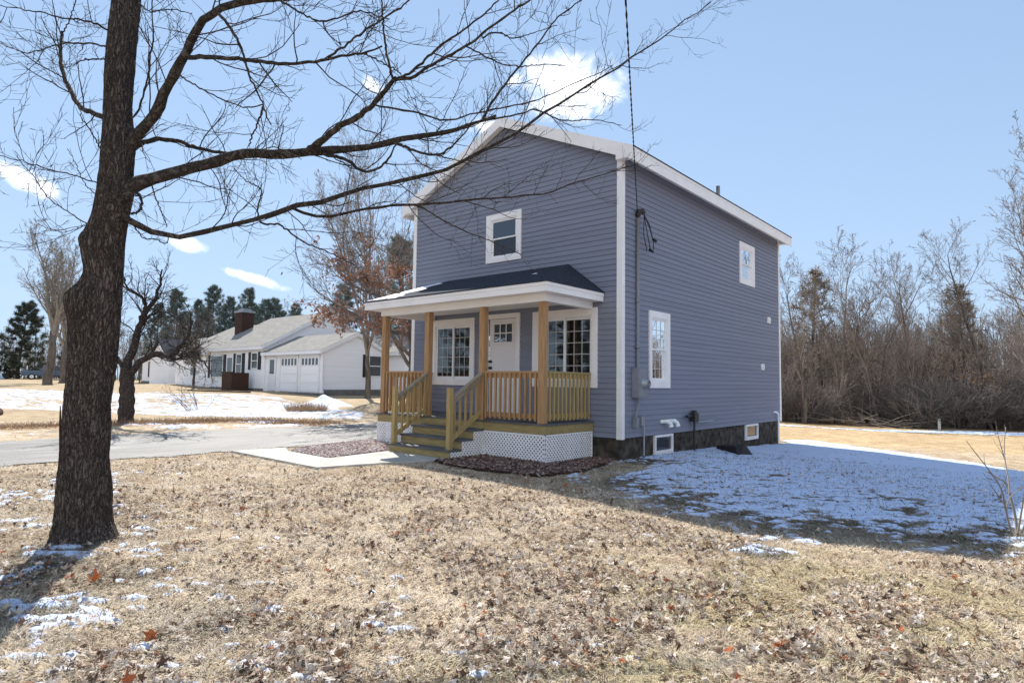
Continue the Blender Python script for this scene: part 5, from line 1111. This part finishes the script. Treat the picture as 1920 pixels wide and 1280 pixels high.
micro = np.where(near, .022*(fbm(X, Y, .28, 3, 77)-.5)+.03*(fbm(X, Y, 1.1, 2, 78)-.5), .05*(fbm(X, Y, 1.6, 2, 78)-.5))
flat = np.clip(np.minimum(sdist(X, Y, DRIVE), 0)/-.3, 0, 1)*np.clip(np.minimum(sdist(X, Y, WALK), 0)/-.15, 0, 1)
Z = tz(X, Y)+snow_h(mk)+micro*flat
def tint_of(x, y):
    x = np.asarray(x); y = np.asarray(y)
    n = fbm(x, y, .9, 4, 60)[..., None]; n2 = fbm(x, y, .22, 3, 61)[..., None]
    straw = np.array([.38, .315, .235]); pale = np.array([.455, .395, .315]); brown = np.array([.25, .175, .115]); olive = np.array([.30, .265, .13])
    c = straw*(1-n)+pale*n
    c = c*(1-.45*sst(.52, .75, n2))+brown*.45*sst(.52, .75, n2)
    g = (sst(2.2, 4.6, x)*sst(-3.2, -5, y)*sst(.35, .62, fbm(x, y, .55, 3, 63)))[..., None]*.45
    c = c*(1-g)+olive*g
    f = (sst(8.5, 11, y)*sst(-9, -5, x))[..., None]; orange = np.array([.435, .335, .215])*(.85+.3*n)
    c = c*(1-f)+orange*f
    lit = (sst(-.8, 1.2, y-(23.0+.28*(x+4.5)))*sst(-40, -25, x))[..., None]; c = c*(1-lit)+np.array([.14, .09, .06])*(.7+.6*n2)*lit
    fl = sst(-13, -17, x)[..., None]; c = c*(1-fl)+(np.array([.35, .285, .20])*(.8+.4*n))*fl
    vg = (sst(1.1, .4, pseg(x, y, [(-13.2, -6.5), (-12.6, -4), (-12.6, -1.5), (-10.6, .8)])))[..., None]; c = c*(1-vg)+np.array([.30, .215, .145])*(.7+.6*n2)*vg
    damp_shade = (sst(.33, .52, snow_field(x, y))*(x > -9))[..., None]; c = c*(1-damp_shade)+c*np.array([.42, .44, .44])*damp_shade      # colour darkened to deepen the house shadow, plus soaked ground around snow
    return c
nx, ny = len(gx), len(gy)
ix = np.arange(nx*ny).reshape(ny, nx)
F = np.stack([ix[:-1, :-1], ix[:-1, 1:], ix[1:, 1:], ix[1:, :-1]], -1).reshape(-1, 4)
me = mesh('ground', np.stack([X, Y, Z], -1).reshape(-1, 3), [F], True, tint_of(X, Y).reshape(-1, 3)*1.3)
a = me.attributes.new('snow', 'FLOAT', 'POINT'); a.data.foreach_set('value', mk.ravel().astype(np.float32))
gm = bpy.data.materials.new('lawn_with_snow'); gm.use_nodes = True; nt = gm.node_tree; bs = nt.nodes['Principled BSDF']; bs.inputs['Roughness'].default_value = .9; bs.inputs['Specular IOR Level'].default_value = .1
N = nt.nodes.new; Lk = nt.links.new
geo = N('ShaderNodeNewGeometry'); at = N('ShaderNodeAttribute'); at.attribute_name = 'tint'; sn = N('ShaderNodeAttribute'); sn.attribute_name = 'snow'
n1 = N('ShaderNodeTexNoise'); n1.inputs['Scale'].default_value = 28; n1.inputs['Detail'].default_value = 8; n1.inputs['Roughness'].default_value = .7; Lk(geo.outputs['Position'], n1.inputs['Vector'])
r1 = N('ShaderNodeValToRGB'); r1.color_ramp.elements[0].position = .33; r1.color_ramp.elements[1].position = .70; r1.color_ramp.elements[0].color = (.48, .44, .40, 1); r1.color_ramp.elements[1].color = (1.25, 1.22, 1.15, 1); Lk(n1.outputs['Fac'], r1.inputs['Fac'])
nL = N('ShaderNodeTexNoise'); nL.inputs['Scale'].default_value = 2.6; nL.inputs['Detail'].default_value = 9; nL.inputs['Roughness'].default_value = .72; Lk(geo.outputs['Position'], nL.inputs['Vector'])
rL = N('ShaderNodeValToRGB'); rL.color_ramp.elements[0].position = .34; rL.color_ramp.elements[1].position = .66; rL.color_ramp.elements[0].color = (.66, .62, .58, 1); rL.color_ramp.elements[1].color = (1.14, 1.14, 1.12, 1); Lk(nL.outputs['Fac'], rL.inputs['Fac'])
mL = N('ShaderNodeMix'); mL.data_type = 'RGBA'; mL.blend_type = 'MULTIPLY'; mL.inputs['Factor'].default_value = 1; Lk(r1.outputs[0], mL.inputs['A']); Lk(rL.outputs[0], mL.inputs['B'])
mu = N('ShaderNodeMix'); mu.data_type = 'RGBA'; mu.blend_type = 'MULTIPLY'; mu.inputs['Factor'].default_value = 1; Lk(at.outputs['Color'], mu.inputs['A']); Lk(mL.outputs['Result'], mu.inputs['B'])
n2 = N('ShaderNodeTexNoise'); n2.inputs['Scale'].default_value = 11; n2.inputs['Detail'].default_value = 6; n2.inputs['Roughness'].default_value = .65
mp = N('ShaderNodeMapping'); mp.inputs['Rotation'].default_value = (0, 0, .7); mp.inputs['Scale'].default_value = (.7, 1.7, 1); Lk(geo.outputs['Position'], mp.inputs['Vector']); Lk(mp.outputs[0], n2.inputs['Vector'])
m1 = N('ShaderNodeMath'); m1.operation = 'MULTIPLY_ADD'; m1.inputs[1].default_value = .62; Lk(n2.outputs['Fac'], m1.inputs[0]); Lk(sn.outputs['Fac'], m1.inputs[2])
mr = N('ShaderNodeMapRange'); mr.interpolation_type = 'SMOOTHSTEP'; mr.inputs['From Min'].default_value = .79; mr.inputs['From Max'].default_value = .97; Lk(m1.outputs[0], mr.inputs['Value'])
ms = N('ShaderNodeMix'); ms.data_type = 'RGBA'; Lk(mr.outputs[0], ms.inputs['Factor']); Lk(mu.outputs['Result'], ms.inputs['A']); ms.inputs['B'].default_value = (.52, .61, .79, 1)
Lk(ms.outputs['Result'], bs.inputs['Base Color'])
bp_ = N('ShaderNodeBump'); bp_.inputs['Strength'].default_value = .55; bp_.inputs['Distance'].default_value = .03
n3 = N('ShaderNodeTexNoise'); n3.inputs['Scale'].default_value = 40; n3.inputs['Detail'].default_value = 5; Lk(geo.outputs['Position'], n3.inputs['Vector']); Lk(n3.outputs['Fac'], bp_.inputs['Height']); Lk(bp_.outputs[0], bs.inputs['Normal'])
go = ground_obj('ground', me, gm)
def zs(x, y):
    m = base_mask(x, y)
    mic = np.where(np.hypot(x-2, y+3) < 14, .022*(fbm(x, y, .28, 3, 77)-.5)+.03*(fbm(x, y, 1.1, 2, 78)-.5), .05*(fbm(x, y, 1.6, 2, 78)-.5))
    fl = np.clip(np.minimum(sdist(x, y, DRIVE), 0)/-.3, 0, 1)*np.clip(np.minimum(sdist(x, y, WALK), 0)/-.15, 0, 1)
    return tz(x, y)+snow_h(m)+mic*fl, m

def sheet(name, poly, step, lift, m, kind='structure', wob=.0, thick=0., seed=4):
    P = np.array(poly, float); x0, y0 = P.min(0); x1, y1 = P.max(0); y0 = max(y0, -40)
    xs = np.arange(x0, x1+step, step); ys = np.arange(y0, y1+step, step)
    xx, yy = np.meshgrid(xs, ys)
    jx = wob*(fbm(xx, yy, .9, 3, seed)-.5)*2
    ok = inside(xx+step/2+jx, yy+step/2+jx, poly)[:-1, :-1]
    idx = np.arange(xx.size).reshape(xx.shape)
    F = np.stack([idx[:-1, :-1], idx[:-1, 1:], idx[1:, 1:], idx[1:, :-1]], -1)[ok]
    u, inv = np.unique(F, return_inverse=True)
    V = np.stack([xx.ravel()[u], yy.ravel()[u], tz(xx.ravel()[u], yy.ravel()[u])+lift], -1)
    return ground_obj(name, mesh(name, V, [inv.reshape(-1, 4)], True), m, kind)
# driveway: pale worn asphalt with dirt, ice and melt streaks along its length
dm = bpy.data.materials.new('worn_pale_driveway'); dm.use_nodes = True; nt = dm.node_tree; bs = nt.nodes['Principled BSDF']; N = nt.nodes.new; Lk = nt.links.new
geo = N('ShaderNodeNewGeometry'); mp = N('ShaderNodeMapping'); mp.inputs['Scale'].default_value = (2.2, .38, 1); Lk(geo.outputs['Position'], mp.inputs['Vector'])
n1 = N('ShaderNodeTexNoise'); n1.inputs['Scale'].default_value = 1.6; n1.inputs['Detail'].default_value = 9; n1.inputs['Roughness'].default_value = .65; Lk(mp.outputs[0], n1.inputs['Vector'])
rr = N('ShaderNodeValToRGB'); e = rr.color_ramp.elements; e[0].position = .30; e[0].color = (.08, .08, .08, 1); e[1].position = .72; e[1].color = (.29, .29, .29, 1)
x_ = e.new(.45); x_.color = (.125, .12, .112, 1); x_ = e.new(.58); x_.color = (.165, .16, .152, 1); Lk(n1.outputs['Fac'], rr.inputs['Fac'])
n2 = N('ShaderNodeTexNoise'); n2.inputs['Scale'].default_value = 45; n2.inputs['Detail'].default_value = 4; Lk(geo.outputs['Position'], n2.inputs['Vector'])
r2 = N('ShaderNodeValToRGB'); r2.color_ramp.elements[0].color = (.62, .6, .58, 1); r2.color_ramp.elements[1].color = (1.2, 1.2, 1.2, 1); r2.color_ramp.elements[0].position = .3; r2.color_ramp.elements[1].position = .7; Lk(n2.outputs['Fac'], r2.inputs['Fac'])
mx = N('ShaderNodeMix'); mx.data_type = 'RGBA'; mx.blend_type = 'MULTIPLY'; mx.inputs['Factor'].default_value = 1; Lk(rr.outputs[0], mx.inputs['A']); Lk(r2.outputs[0], mx.inputs['B']); Lk(mx.outputs['Result'], bs.inputs['Base Color'])
bs.inputs['Roughness'].default_value = .75
bpn = N('ShaderNodeBump'); bpn.inputs['Strength'].default_value = .3; bpn.inputs['Distance'].default_value = .02; Lk(n2.outputs['Fac'], bpn.inputs['Height']); Lk(bpn.outputs[0], bs.inputs['Normal'])
sheet('driveway', DRIVE, .12, .018, dm, wob=.35)
# concrete walk (a slab with an edge)
P = np.array(WALK); mb = MB()
zt = .055
mb.add(np.vstack([np.column_stack([P, np.full(len(P), zt)]), np.column_stack([P, np.full(len(P), -.12)])]), [(0, 1, 6), (0, 6, 7), (1, 5, 6), (1, 2, 5), (2, 3, 4), (2, 4, 5)], [(i, (i+8), ((i+1) % 8)+8, (i+1) % 8) for i in range(8)])
V = np.vstack(mb.V)
wk = ground_obj('walkway', mb.mesh('walkway'), M['concrete'])
me = wk.data; bm2 = __import__('bmesh').new(); bm2.from_mesh(me); __import__('bmesh').ops.recalc_face_normals(bm2, faces=bm2.faces); bm2.to_mesh(me); bm2.free()

def chips(name, poly, n, size, cols, lift, seed, h=.5):
    """loose chips / stones lying in a bed"""
    r = np.random.default_rng(seed); P = np.array(poly); x = P[:, 0].min()+r.random(n*3)*np.ptp(P[:, 0]); y = P[:, 1].min()+r.random(n*3)*np.ptp(P[:, 1])
    k = inside(x, y, poly); x, y = x[k][:n], y[k][:n]; n = len(x)
    z = tz(x, y)+lift+r.random(n)*.02
    O = np.array([(1,0,0),(-1,0,0),(0,1,0),(0,-1,0),(0,0,1),(0,0,-1)], float)
    s = size*(.5+r.random((n, 1, 1)))*np.array([1, 1, 1])[None, None]*(.6+.8*r.random((n, 1, 3)))
    v = O[None]*s; v[..., 2] *= h
    a = r.random(n)*6.28; c, q = np.cos(a)[:, None], np.sin(a)[:, None]; vx = v[..., 0]*c-v[..., 1]*q; vy = v[..., 0]*q+v[..., 1]*c
    tl = r.normal(0, .4, (n, 1)); v = np.stack([vx+x[:, None], vy+y[:, None], v[..., 2]+vx*tl+z[:, None]], -1)
    T = np.array([(0,2,4),(2,1,4),(1,3,4),(3,0,4),(2,0,5),(1,2,5),(3,1,5),(0,3,5)])
    F = (T[None]+np.arange(n)[:, None, None]*6).reshape(-1, 3)
    ct = np.array(cols)[r.integers(0, len(cols), n)]*(.7+.6*r.random((n, 1)))
    return ground_obj(name, mesh(name, v.reshape(-1, 3), [F], False, np.repeat(ct, 6, 0)), M['chips'], 'stuff')
M['bedsoil'] = nmat('pink_gravel_bed', (.26, .19, .17), .95, .1, col2=(.38, .31, .29), scale=30)
M['mulchsoil'] = nmat('dark_mulch_soil', (.045, .026, .02), .95, .1, col2=(.09, .055, .045), scale=20, bump=.6, bscale=40)
sheet('stone_bed', BED, .07, .03, M['bedsoil'], wob=.06)
chips('crushed_stone', BED, 5200, .022, [(.42, .33, .30), (.35, .25, .23), (.48, .42, .40), (.30, .20, .19), (.5, .45, .42)], .035, 9)
sheet('mulch_bed', MULCH, .06, .026, M['mulchsoil'], wob=.12)
chips('mulch', MULCH, 6500, .026, [(.17, .10, .085), (.12, .07, .06), (.23, .15, .125), (.30, .23, .195), (.08, .052, .045)], .03, 10, .3)

# ------------------------------------------------------------------ grass blades and fallen leaves near the camera
def in_view(x, y, margin=9):
    a = np.degrees(np.arctan2(x-CAMP[0], y-CAMP[1])); return np.abs(a+41.06) < 39.7+margin
def scatter(r, n, r0, r1, pw):
    d = r0+(r1-r0)*r.random(n)**pw; a = np.radians(-41.06+(r.random(n)*2-1)*58)
    return CAMP[0]+d*np.sin(a), CAMP[1]+d*np.cos(a), d
r = np.random.default_rng(71)
x, y, d = scatter(r, 620000, 1.9, 15, 1.15)
k = ~excl(x, y) & ~(inside(x, y, MULCH) & (r.random(len(x)) < .93)) & (np.hypot(x+.45, y+8.22) > .20); x, y, d = x[k], y[k], d[k]
z, m = zs(x, y)
k = (m < .50+.10*r.random(len(x))) | (r.random(len(x)) < np.where(sdist(x, y, SHADE) > -.1, .11, .24)); x, y, z, d, m = x[k], y[k], z[k], d[k], m[k]; n = len(x)
clump = fbm(x, y, .16, 3, 90)
Lb = (.028+.05*r.random(n))*(.6+.9*clump); an = fbm(x, y, .5, 2, 91)*12+r.normal(0, 1.0, n); el = np.abs(r.normal(.10, .22, n))+.04
el = np.where(clump > .62, el+.25*r.random(n), el); wd = (.0016+.0010*d/5)*(.7+.6*r.random(n))
dx, dy, dz = np.cos(an)*np.cos(el), np.sin(an)*np.cos(el), np.sin(el)
px, py = -np.sin(an), np.cos(an)
b0 = np.stack([x-px*wd, y-py*wd, z-.004], -1); b1 = np.stack([x+px*wd, y+py*wd, z-.004], -1)
mid = np.stack([x+dx*Lb*.55, y+dy*Lb*.55, z+dz*Lb*.6+.004], -1); pw_ = np.stack([px*wd*.8, py*wd*.8, 0*wd], -1)
tip = np.stack([x+dx*Lb, y+dy*Lb, z+dz*Lb*.8+.002], -1)
V = np.stack([b0, b1, mid+pw_, mid-pw_, tip], 1).reshape(-1, 3); o5 = np.arange(n)[:, None]*5
Fq = o5+np.array([0, 1, 2, 3]); Ft = o5+np.array([3, 2, 4])
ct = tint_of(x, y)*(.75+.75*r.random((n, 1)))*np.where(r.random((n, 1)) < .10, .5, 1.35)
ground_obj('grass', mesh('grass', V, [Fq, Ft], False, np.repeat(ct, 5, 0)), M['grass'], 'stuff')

def leafmesh(r, x, y, z, size, cols, tilt=.45, lobes=True):
    n = len(x)
    A = np.radians([0, 28, 48, 72, 98, 125, 160, 200, 235, 262, 288, 312, 332]); rad = np.array([1., .55, .95, .5, .85, .45, .62, .62, .45, .85, .5, .95, .55])
    K = len(A); lx = np.cos(A)*rad; ly = np.sin(A)*rad*.8
    lx = np.concatenate([[-.05], lx]); ly = np.concatenate([[0], ly])
    jit = 1+.16*r.normal(0, 1, (n, K+1)); lx = lx[None]*jit; ly = ly[None]*jit
    cu = r.normal(.35, .55, (n, 1)); cv = r.normal(.1, .5, (n, 1)); tw = r.normal(0, .35, (n, 1))
    lz = cu*np.abs(ly)**1.3+cv*lx*lx+tw*lx*ly+.08*r.normal(0, 1, (n, K+1))
    s = size[:, None]; lx, ly, lz = lx*s, ly*s, lz*s
    t1 = r.normal(0, tilt, (n, 1)); t2 = r.normal(0, tilt, (n, 1)); a = r.random((n, 1))*6.283
    ly2 = ly*np.cos(t1)-lz*np.sin(t1); lz2 = ly*np.sin(t1)+lz*np.cos(t1)
    lx3 = lx*np.cos(t2)-lz2*np.sin(t2); lz3 = lx*np.sin(t2)+lz2*np.cos(t2)
    X = lx3*np.cos(a)-ly2*np.sin(a); Yv = lx3*np.sin(a)+ly2*np.cos(a)
    lz3 = lz3-lz3.min(1, keepdims=True)*.75
    V = np.stack([X+x[:, None], Yv+y[:, None], lz3+z[:, None]+.004], -1).reshape(-1, 3)
    T = np.array([(0, 1+i, 1+(i+1) % K) for i in range(K)]); F = (T[None]+np.arange(n)[:, None, None]*(K+1)).reshape(-1, 3)
    return V, F, np.repeat(cols, K+1, 0)
LC = np.array([(.13,.075,.05),(.23,.15,.105),(.36,.27,.205),(.48,.395,.31),(.60,.52,.44),(.085,.06,.048),(.66,.59,.52),(.25,.14,.085),(.42,.32,.25),(.34,.11,.05)])
pc = np.array([.08,.10,.14,.17,.15,.07,.12,.06,.09,.02]); pc /= pc.sum()
x, y, d = scatter(r, 160000, 1.9, 17, 1.05)
k = ~excl(x, y) & (np.hypot(x+.45, y+8.22) > .32); x, y, d = x[k], y[k], d[k]
cl = .5*fbm(x, y, .45, 3, 95)+.5*fbm(x, y, 1.5, 2, 96)
sh = sst(-.1, .4, sdist(x, y, SHADE))
pr_ = np.clip((cl-.38)*3.6, .10, .95)*np.clip(1.25-(d-3)/9.5, .08, 1)*(1-.75*sh)
k = r.random(len(x)) < pr_; x, y, d = x[k], y[k], d[k]; n = len(x)
z, m = zs(x, y)
sz = (.016+.027*r.random(n)**1.5)*np.where(r.random(n) < .3, .6, 1.)
cols = LC[r.choice(len(LC), n, p=pc)]*(.75+.5*r.random((n, 1)))
V, F, ct = leafmesh(r, x, y, z+.006*r.random(n), sz, cols, .30)
ground_obj('fallen_leaves', mesh('fallen_leaves', V, [F], False, ct), M['leaves'], 'stuff')
# the few large oak leaves one can pick out
BIG = [(.93, -8.53, .075, (.42, .13, .04), 'large upright orange oak leaf on the snow right of the maple trunk'), (.72, -8.62, .05, (.26, .07, .035), 'small dark red leaf on the snow beside the maple shadow'), (2.25, -8.62, .06, (.30, .10, .04), 'curled rust leaf lying near the bottom left of the lawn'), (4.62, -6.55, .05, (.45, .14, .05), 'bright orange leaf on the greenish grass right of centre'), (4.9, -6.0, .05, (.36, .12, .05), 'orange-brown leaf on the grass below the house shadow')]
for bx_, by_, s, c, lab in BIG:
    V, F, ct = leafmesh(np.random.default_rng(int(bx_*100)), np.array([0.]), np.array([0.]), np.array([0.]), np.array([s]), np.array([c]), .55)
    o = solo('oak_leaf', mesh('oak_leaf', V, [F], False, ct), M['leaves'], lab, 'leaf'); zz_, _ = zs(np.array([bx_]), np.array([by_])); o.location = (bx_, by_, float(zz_[0])+.004)
# dry weeds along the driveway
r = np.random.default_rng(73); n = 5000
t = r.random(n); wx = np.interp(t, [0, .33, .66, 1], [-13.6, -12.9, -12.7, -10.7]); wy = np.interp(t, [0, .33, .66, 1], [-7.5, -4, -1.5, .9])
x = wx+r.normal(0, .38, n); y = wy+r.normal(0, .3, n); z, m = zs(x, y)
P, Q = grow(r, np.column_stack([x, y, z-.01]), np.column_stack([r.normal(0, .8, n), r.normal(0, .8, n), np.ones(n)*.7]), .08+.14*r.random(n), np.full(n, .006), 4, .2, -.1, .4)
T = TB(); T.add(P, Q, 3); ground_obj('dry_weeds', T.mb.mesh('dry_weeds'), bpy.data.materials['dry_brown_stalks'], 'stuff')

# ------------------------------------------------------------------ sky, sun, camera
AZ, EL = 119.2, 43.9          # direction the shadows run (clockwise from +y) and the sun's height
sd = np.array([-math.sin(R(AZ))*math.cos(R(EL)), -math.cos(R(AZ))*math.cos(R(EL)), math.sin(R(EL))])
sun = bpy.data.lights.new('sun', 'SUN'); sun.energy = 4.8; sun.angle = R(.53); sun.color = (1., .955, .88)
so = bpy.data.objects.new('sun', sun); COL.objects.link(so); so.rotation_euler = Vector(sd).to_track_quat('Z', 'Y').to_euler(); so.location = tuple(sd*60)
w = bpy.data.worlds.new('World'); S.world = w; w.use_nodes = True; nt = w.node_tree; N = nt.nodes.new; Lk = nt.links.new
bg = nt.nodes['Background']; bg.inputs['Strength'].default_value = .15
sky = N('ShaderNodeTexSky'); sky.sky_type = 'NISHITA'; sky.sun_disc = False; sky.sun_elevation = R(EL); sky.sun_rotation = R(AZ+180)
sky.altitude = 50; sky.air_density = 1.0; sky.dust_density = 0; sky.ozone_density = 1.0
tc = N('ShaderNodeTexCoord')
cn = N('ShaderNodeTexNoise'); cn.inputs['Scale'].default_value = 17; cn.inputs['Detail'].default_value = 9; cn.inputs['Roughness'].default_value = .62; cn.inputs['Distortion'].default_value = .25; Lk(tc.outputs['Generated'], cn.inputs['Vector'])
# cumulus: soft patches around fixed sky directions (unit vector, width, height, tilt), broken up by noise
CLOUDS = [((-.553,.703,.462), .05, .045, .75), ((-.515,.735,.437), .08, .055, 0.), ((-.555,.725,.415), .065, .03, 0), ((-.738,.525,.43), .03, .015, -.5), ((-.96,.17,.245), .055, .017, -.35), ((-.925,.35,.19), .035, .013, -.2), ((-.887,.44,.145), .05, .010, -.25), ((-.64,.66,.385), .035, .018, 0), ((-.60,.69,.46), .018, .012, .6)]
acc = None
for dv, wx_, hy_, tl in CLOUDS:
    dv = np.array(dv)/np.linalg.norm(dv); tx = np.cross(dv, (0, 0, 1)); tx /= np.linalg.norm(tx); uy = np.cross(tx, dv)
    ax = (tx*math.cos(tl)+uy*math.sin(tl))/wx_; ay = (-tx*math.sin(tl)+uy*math.cos(tl))/hy_
    ln_ = []
    for a_ in (ax, ay):
        dt = N('ShaderNodeVectorMath'); dt.operation = 'DOT_PRODUCT'; dt.inputs[1].default_value = tuple(a_); Lk(tc.outputs['Generated'], dt.inputs[0])
        pw2 = N('ShaderNodeMath'); pw2.operation = 'MULTIPLY'; Lk(dt.outputs['Value'], pw2.inputs[0]); Lk(dt.outputs['Value'], pw2.inputs[1]); ln_.append(pw2)
    ad = N('ShaderNodeMath'); ad.operation = 'ADD'; Lk(ln_[0].outputs[0], ad.inputs[0]); Lk(ln_[1].outputs[0], ad.inputs[1])
    fr_ = N('ShaderNodeVectorMath'); fr_.operation = 'DOT_PRODUCT'; fr_.inputs[1].default_value = tuple(dv); Lk(tc.outputs['Generated'], fr_.inputs[0])
    gt = N('ShaderNodeMath'); gt.operation = 'GREATER_THAN'; gt.inputs[1].default_value = .5; Lk(fr_.outputs['Value'], gt.inputs[0])
    iv = N('ShaderNodeMath'); iv.operation = 'SUBTRACT'; iv.inputs[0].default_value = 1; Lk(ad.outputs[0], iv.inputs[1]); 
    cl_ = N('ShaderNodeMath'); cl_.operation = 'MAXIMUM'; cl_.inputs[1].default_value = -1.5; Lk(iv.outputs[0], cl_.inputs[0])
    up_ = N('ShaderNodeMath'); up_.operation = 'ADD'; up_.inputs[1].default_value = 1.5; Lk(cl_.outputs[0], up_.inputs[0])
    g2_ = N('ShaderNodeMath'); g2_.operation = 'MULTIPLY_ADD'; Lk(up_.outputs[0], g2_.inputs[0]); Lk(gt.outputs[0], g2_.inputs[1]); g2_.inputs[2].default_value = -1.5
    if acc is None: acc = g2_
    else:
        mx_ = N('ShaderNodeMath'); mx_.operation = 'SMOOTH_MAX'; mx_.inputs[2].default_value = .2; Lk(acc.outputs[0], mx_.inputs[0]); Lk(g2_.outputs[0], mx_.inputs[1]); acc = mx_
cs_ = N('ShaderNodeMath'); cs_.operation = 'MULTIPLY_ADD'; cs_.inputs[1].default_value = 3.2; Lk(cn.outputs['Fac'], cs_.inputs[0]); Lk(acc.outputs[0], cs_.inputs[2])
mr_ = N('ShaderNodeMapRange'); mr_.interpolation_type = 'SMOOTHSTEP'; mr_.inputs['From Min'].default_value = 1.72; mr_.inputs['From Max'].default_value = 2.9; Lk(cs_.outputs[0], mr_.inputs['Value'])
# unseen bright cloud added behind the camera to lift the shaded walls
bn = N('ShaderNodeTexNoise'); bn.inputs['Scale'].default_value = 3.2; bn.inputs['Detail'].default_value = 8; bn.inputs['Roughness'].default_value = .55; Lk(tc.outputs['Generated'], bn.inputs['Vector'])
bd = N('ShaderNodeVectorMath'); bd.operation = 'DOT_PRODUCT'; bd.inputs[1].default_value = tuple(unit(np.array([.62, -.74, .05]))); Lk(tc.outputs['Generated'], bd.inputs[0])
bm_1 = N('ShaderNodeMapRange'); bm_1.interpolation_type = 'SMOOTHSTEP'; bm_1.inputs['From Min'].default_value = .2; bm_1.inputs['From Max'].default_value = .65; bm_1.inputs['To Max'].default_value = .50; Lk(bd.outputs['Value'], bm_1.inputs['Value'])
bs_ = N('ShaderNodeMath'); bs_.operation = 'ADD'; Lk(bn.outputs['Fac'], bs_.inputs[0]); Lk(bm_1.outputs[0], bs_.inputs[1])
br_ = N('ShaderNodeMapRange'); br_.interpolation_type = 'SMOOTHSTEP'; br_.inputs['From Min'].default_value = .88; br_.inputs['From Max'].default_value = 1.04; Lk(bs_.outputs[0], br_.inputs['Value'])
allc = N('ShaderNodeMath'); allc.operation = 'MAXIMUM'; Lk(br_.outputs[0], allc.inputs[0]); Lk(mr_.outputs[0], allc.inputs[1])
# tone compression evens out sky brightness: x -> kx/(1+bx) per channel
sp3 = N('ShaderNodeSeparateColor'); Lk(sky.outputs[0], sp3.inputs[0]); cb3 = N('ShaderNodeCombineColor')
for i_, b_ in enumerate((.70, .515, .365)):
    m_a = N('ShaderNodeMath'); m_a.operation = 'MULTIPLY_ADD'; m_a.inputs[1].default_value = b_; m_a.inputs[2].default_value = 1; Lk(sp3.outputs[i_], m_a.inputs[0])
    m_b = N('ShaderNodeMath'); m_b.operation = 'DIVIDE'; Lk(sp3.outputs[i_], m_b.inputs[0]); Lk(m_a.outputs[0], m_b.inputs[1])
    m_c = N('ShaderNodeMath'); m_c.operation = 'MULTIPLY'; m_c.inputs[1].default_value = 1.87; Lk(m_b.outputs[0], m_c.inputs[0]); Lk(m_c.outputs[0], cb3.inputs[i_])
mxc = N('ShaderNodeMix'); mxc.data_type = 'RGBA'; Lk(allc.outputs[0], mxc.inputs['Factor']); Lk(cb3.outputs[0], mxc.inputs['A']); cc_ = N('ShaderNodeMix'); cc_.data_type = 'RGBA'; Lk(mr_.outputs[0], cc_.inputs['Factor']); cc_.inputs['A'].default_value = (7.0*.8, 7.0*.84, 7.0*.9, 1); cc_.inputs['B'].default_value = (7.0, 7.0, 7.0*1.03, 1); Lk(cc_.outputs['Result'], mxc.inputs['B'])
Lk(mxc.outputs['Result'], bg.inputs['Color'])

cam = bpy.data.cameras.new('camera'); co = bpy.data.objects.new('camera', cam); COL.objects.link(co); S.camera = co
cam.sensor_width = 36; cam.sensor_fit = 'HORIZONTAL'; cam.lens = 1159.155/1920*36; cam.clip_end = 2000; cam.clip_start = .05
yaw, pit, rol = -.7166, .0648, .0138
R0 = np.array([math.cos(yaw), -math.sin(yaw), 0]); F0 = np.array([math.sin(yaw), math.cos(yaw), 0]); U0 = np.array([0, 0, 1.])
Fv = F0*math.cos(pit)+U0*math.sin(pit); Uv = -F0*math.sin(pit)+U0*math.cos(pit)
Rv = R0*math.cos(rol)+Uv*math.sin(rol); Uv = -R0*math.sin(rol)+Uv*math.cos(rol)
mw = Matrix.Identity(4)
for i in range(3): mw[i][0], mw[i][1], mw[i][2] = Rv[i], Uv[i], -Fv[i]
mw[0][3], mw[1][3], mw[2][3] = 5.9828, -9.9531, 1.4272
co.matrix_world = mw
vs = S.view_settings; vs.view_transform = 'Standard'; vs.look = 'None'; vs.exposure = .85; vs.gamma = 1; vs.use_curve_mapping = False
S.cycles.use_denoising = True; S.cycles.denoiser = 'OPENIMAGEDENOISE'; S.cycles.denoising_prefilter = 'NONE'; S.cycles.denoising_input_passes = 'RGB_ALBEDO_NORMAL'; w.cycles.sampling_method = 'MANUAL'; w.cycles.sample_map_resolution = 2048; S.cycles.max_bounces = 6; S.cycles.transparent_max_bounces = 12; S.cycles.sample_clamp_indirect = 6
S.render.film_transparent = False
